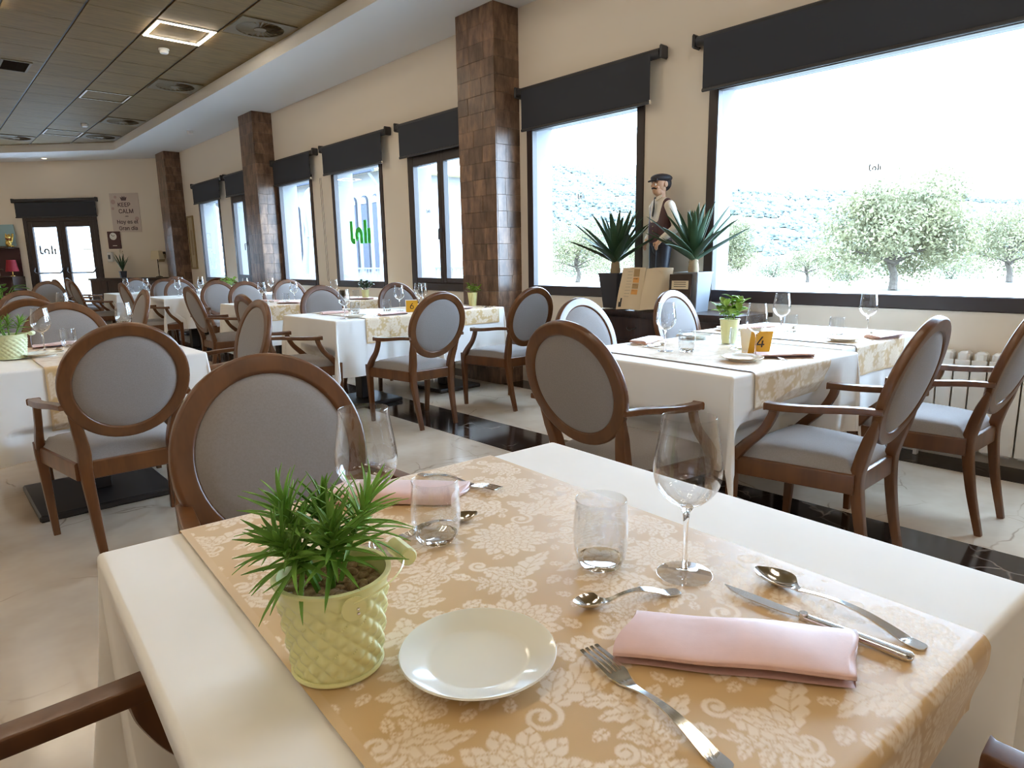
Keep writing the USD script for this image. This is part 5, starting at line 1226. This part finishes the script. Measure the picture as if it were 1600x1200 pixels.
pi.CreateProtoIndicesAttr(Vt.IntArray.FromNumpy(np.zeros(len(r), np.int32)))
# neighbouring wing with arched windows, railing, closed parasols
t = thing('arched_wing', 'white neighbouring building wing with tall arched windows and a tiled eave', 'building')
XB = 10.5
obj('wall', bx(XB, XB + 4, 17.3, 42, -.4, 3.75), 'wing_white', t)
obj('roof', trimesh.convex.convex_hull(np.array([(XB - .45, 16.9, 3.75), (XB + 4.4, 16.9, 3.75), (XB - .45, 42, 3.75), (XB + 4.4, 42, 3.75), (XB - .45, 16.9, 3.87), (XB - .45, 42, 3.87), (XB + 2, 18.5, 5.0), (XB + 2, 42, 5.0), (XB + 4.4, 16.9, 3.87), (XB + 4.4, 42, 3.87)])), 'picture_mount', t)
obj('gutter', tube([(XB - .42, 16.9, 3.72), (XB - .42, 42, 3.72)], .06, 8), 'outer_window', t); obj('downpipe', tube([(XB - .36, 17.25, 3.7), (XB - .06, 17.28, 3.35), (XB - .06, 17.28, -.3)], .045, 8), 'wing_white', t)
for k in range(12):
    y = 17.45 + k * .66; g = sbox(-.17, 0, .17, 2.05).union(Point(0, 2.05).buffer(.17, 10))
    w_ = obj('window', X(extr(g, .05), wall_frame((XB - .012, y, .9), (0, 1, 0), (-1, 0, 0))), 'outer_window', t)
    obj('arch_panel', X(extr(Point(0, 2.0).buffer(.168, 10).intersection(sbox(-.3, 1.98, .3, 2.4)), .02), wall_frame((XB - .062, y, .9), (0, 1, 0), (-1, 0, 0))), 'grey_cover', w_)
t = thing('terrace_railing', 'thin iron railing along the terrace outside the windows', 'railing')
obj('top_rail', bx(7.47, 7.52, 9.3, 33, 1.03, 1.06), 'rail_iron', t); obj('bottom_rail', bx(7.475, 7.515, 9.3, 33, .10, .125), 'rail_iron', t)
tagp(obj('balusters', cat_(*[bx(7.487, 7.503, y, y + .016, -.05, 1.04) for y in np.arange(9.3, 33, .125)]), 'rail_iron', t), kind='stuff')
def parasol(t):
    obj('pole', tube([(0, 0, 0), (0, 0, 2.9)], .03, 8), 'rail_iron', t)
    a = np.linspace(0, 2 * PI, 48, endpoint=False); V = []
    for z, r_ in ((2.82, .02), (2.70, .13), (2.3, .21), (1.9, .17), (1.6, .20), (1.2, .27), (.95, .30)): V.append(np.stack([r_ * (1 + .22 * np.cos(8 * a + z)) * np.cos(a), r_ * (1 + .22 * np.cos(8 * a + z)) * np.sin(a), np.full(48, z)], 1))
    P = np.array(V); P = np.concatenate([P, P[:, :1]], 1); obj('folded_canopy', grid_mesh(P), 'parasol_white', t, smooth=60)
    obj('tie_band', tube([(.19 * math.cos(q), .19 * math.sin(q), 1.75) for q in np.linspace(0, 2 * PI, 20, endpoint=False)], .012, 6, True), 'grey_cover', t); obj('foot', bx(-.3, .3, -.3, .3, -.05, .03), 'rail_iron', t)
place('closed_parasol', parasol, 'closed white parasol outside the window just before the slim column', 'parasol', (6.8, 13.95, 0))
place('closed_parasol', parasol, 'closed white parasol outside the farthest window', 'parasol', (6.6, 19.6, 0))
place('closed_parasol', parasol, 'closed white parasol outside the window with the green lettering', 'parasol', (6.95, 10.95, 0))
# porch piers seen through the end doors and far windows
for x, y, r_, l in ((2.72, 22.0, .17, 'slim grey porch pier outside the glass door, behind the dark lettering'), (3.50, 22.2, .27, 'broad pale porch pier outside the glass door, behind the leaf without lettering')):
    t = thing('porch_pier', l, 'pier', (x, y, 0)); obj('shaft', bx(-r_, r_, -r_, r_, 0, 3.2), 'pier_white', t); obj('plinth', bx(-r_ - .04, r_ + .04, -r_ - .04, r_ + .04, 0, .35, .02), 'pier_white', t)
t = thing('courtyard_wall', 'low beige courtyard wall outside the glass door', 'wall', (0, 0, 0)); obj('wall_body', bx(4.2, 9, 26, 26.3, -.05, 1.75), 'courtyard_beige', t); obj('coping', bx(4.15, 9.05, 25.95, 26.35, 1.75, 1.83, .01), 'pier_white', t)
struct('porch_ground', bx(-9, 4.7, 21.35, 60, -.3, -.04), 'terrace'); struct('porch_ground', bx(4.72, 9, 34, 60, -.3, -.04), 'terrace')
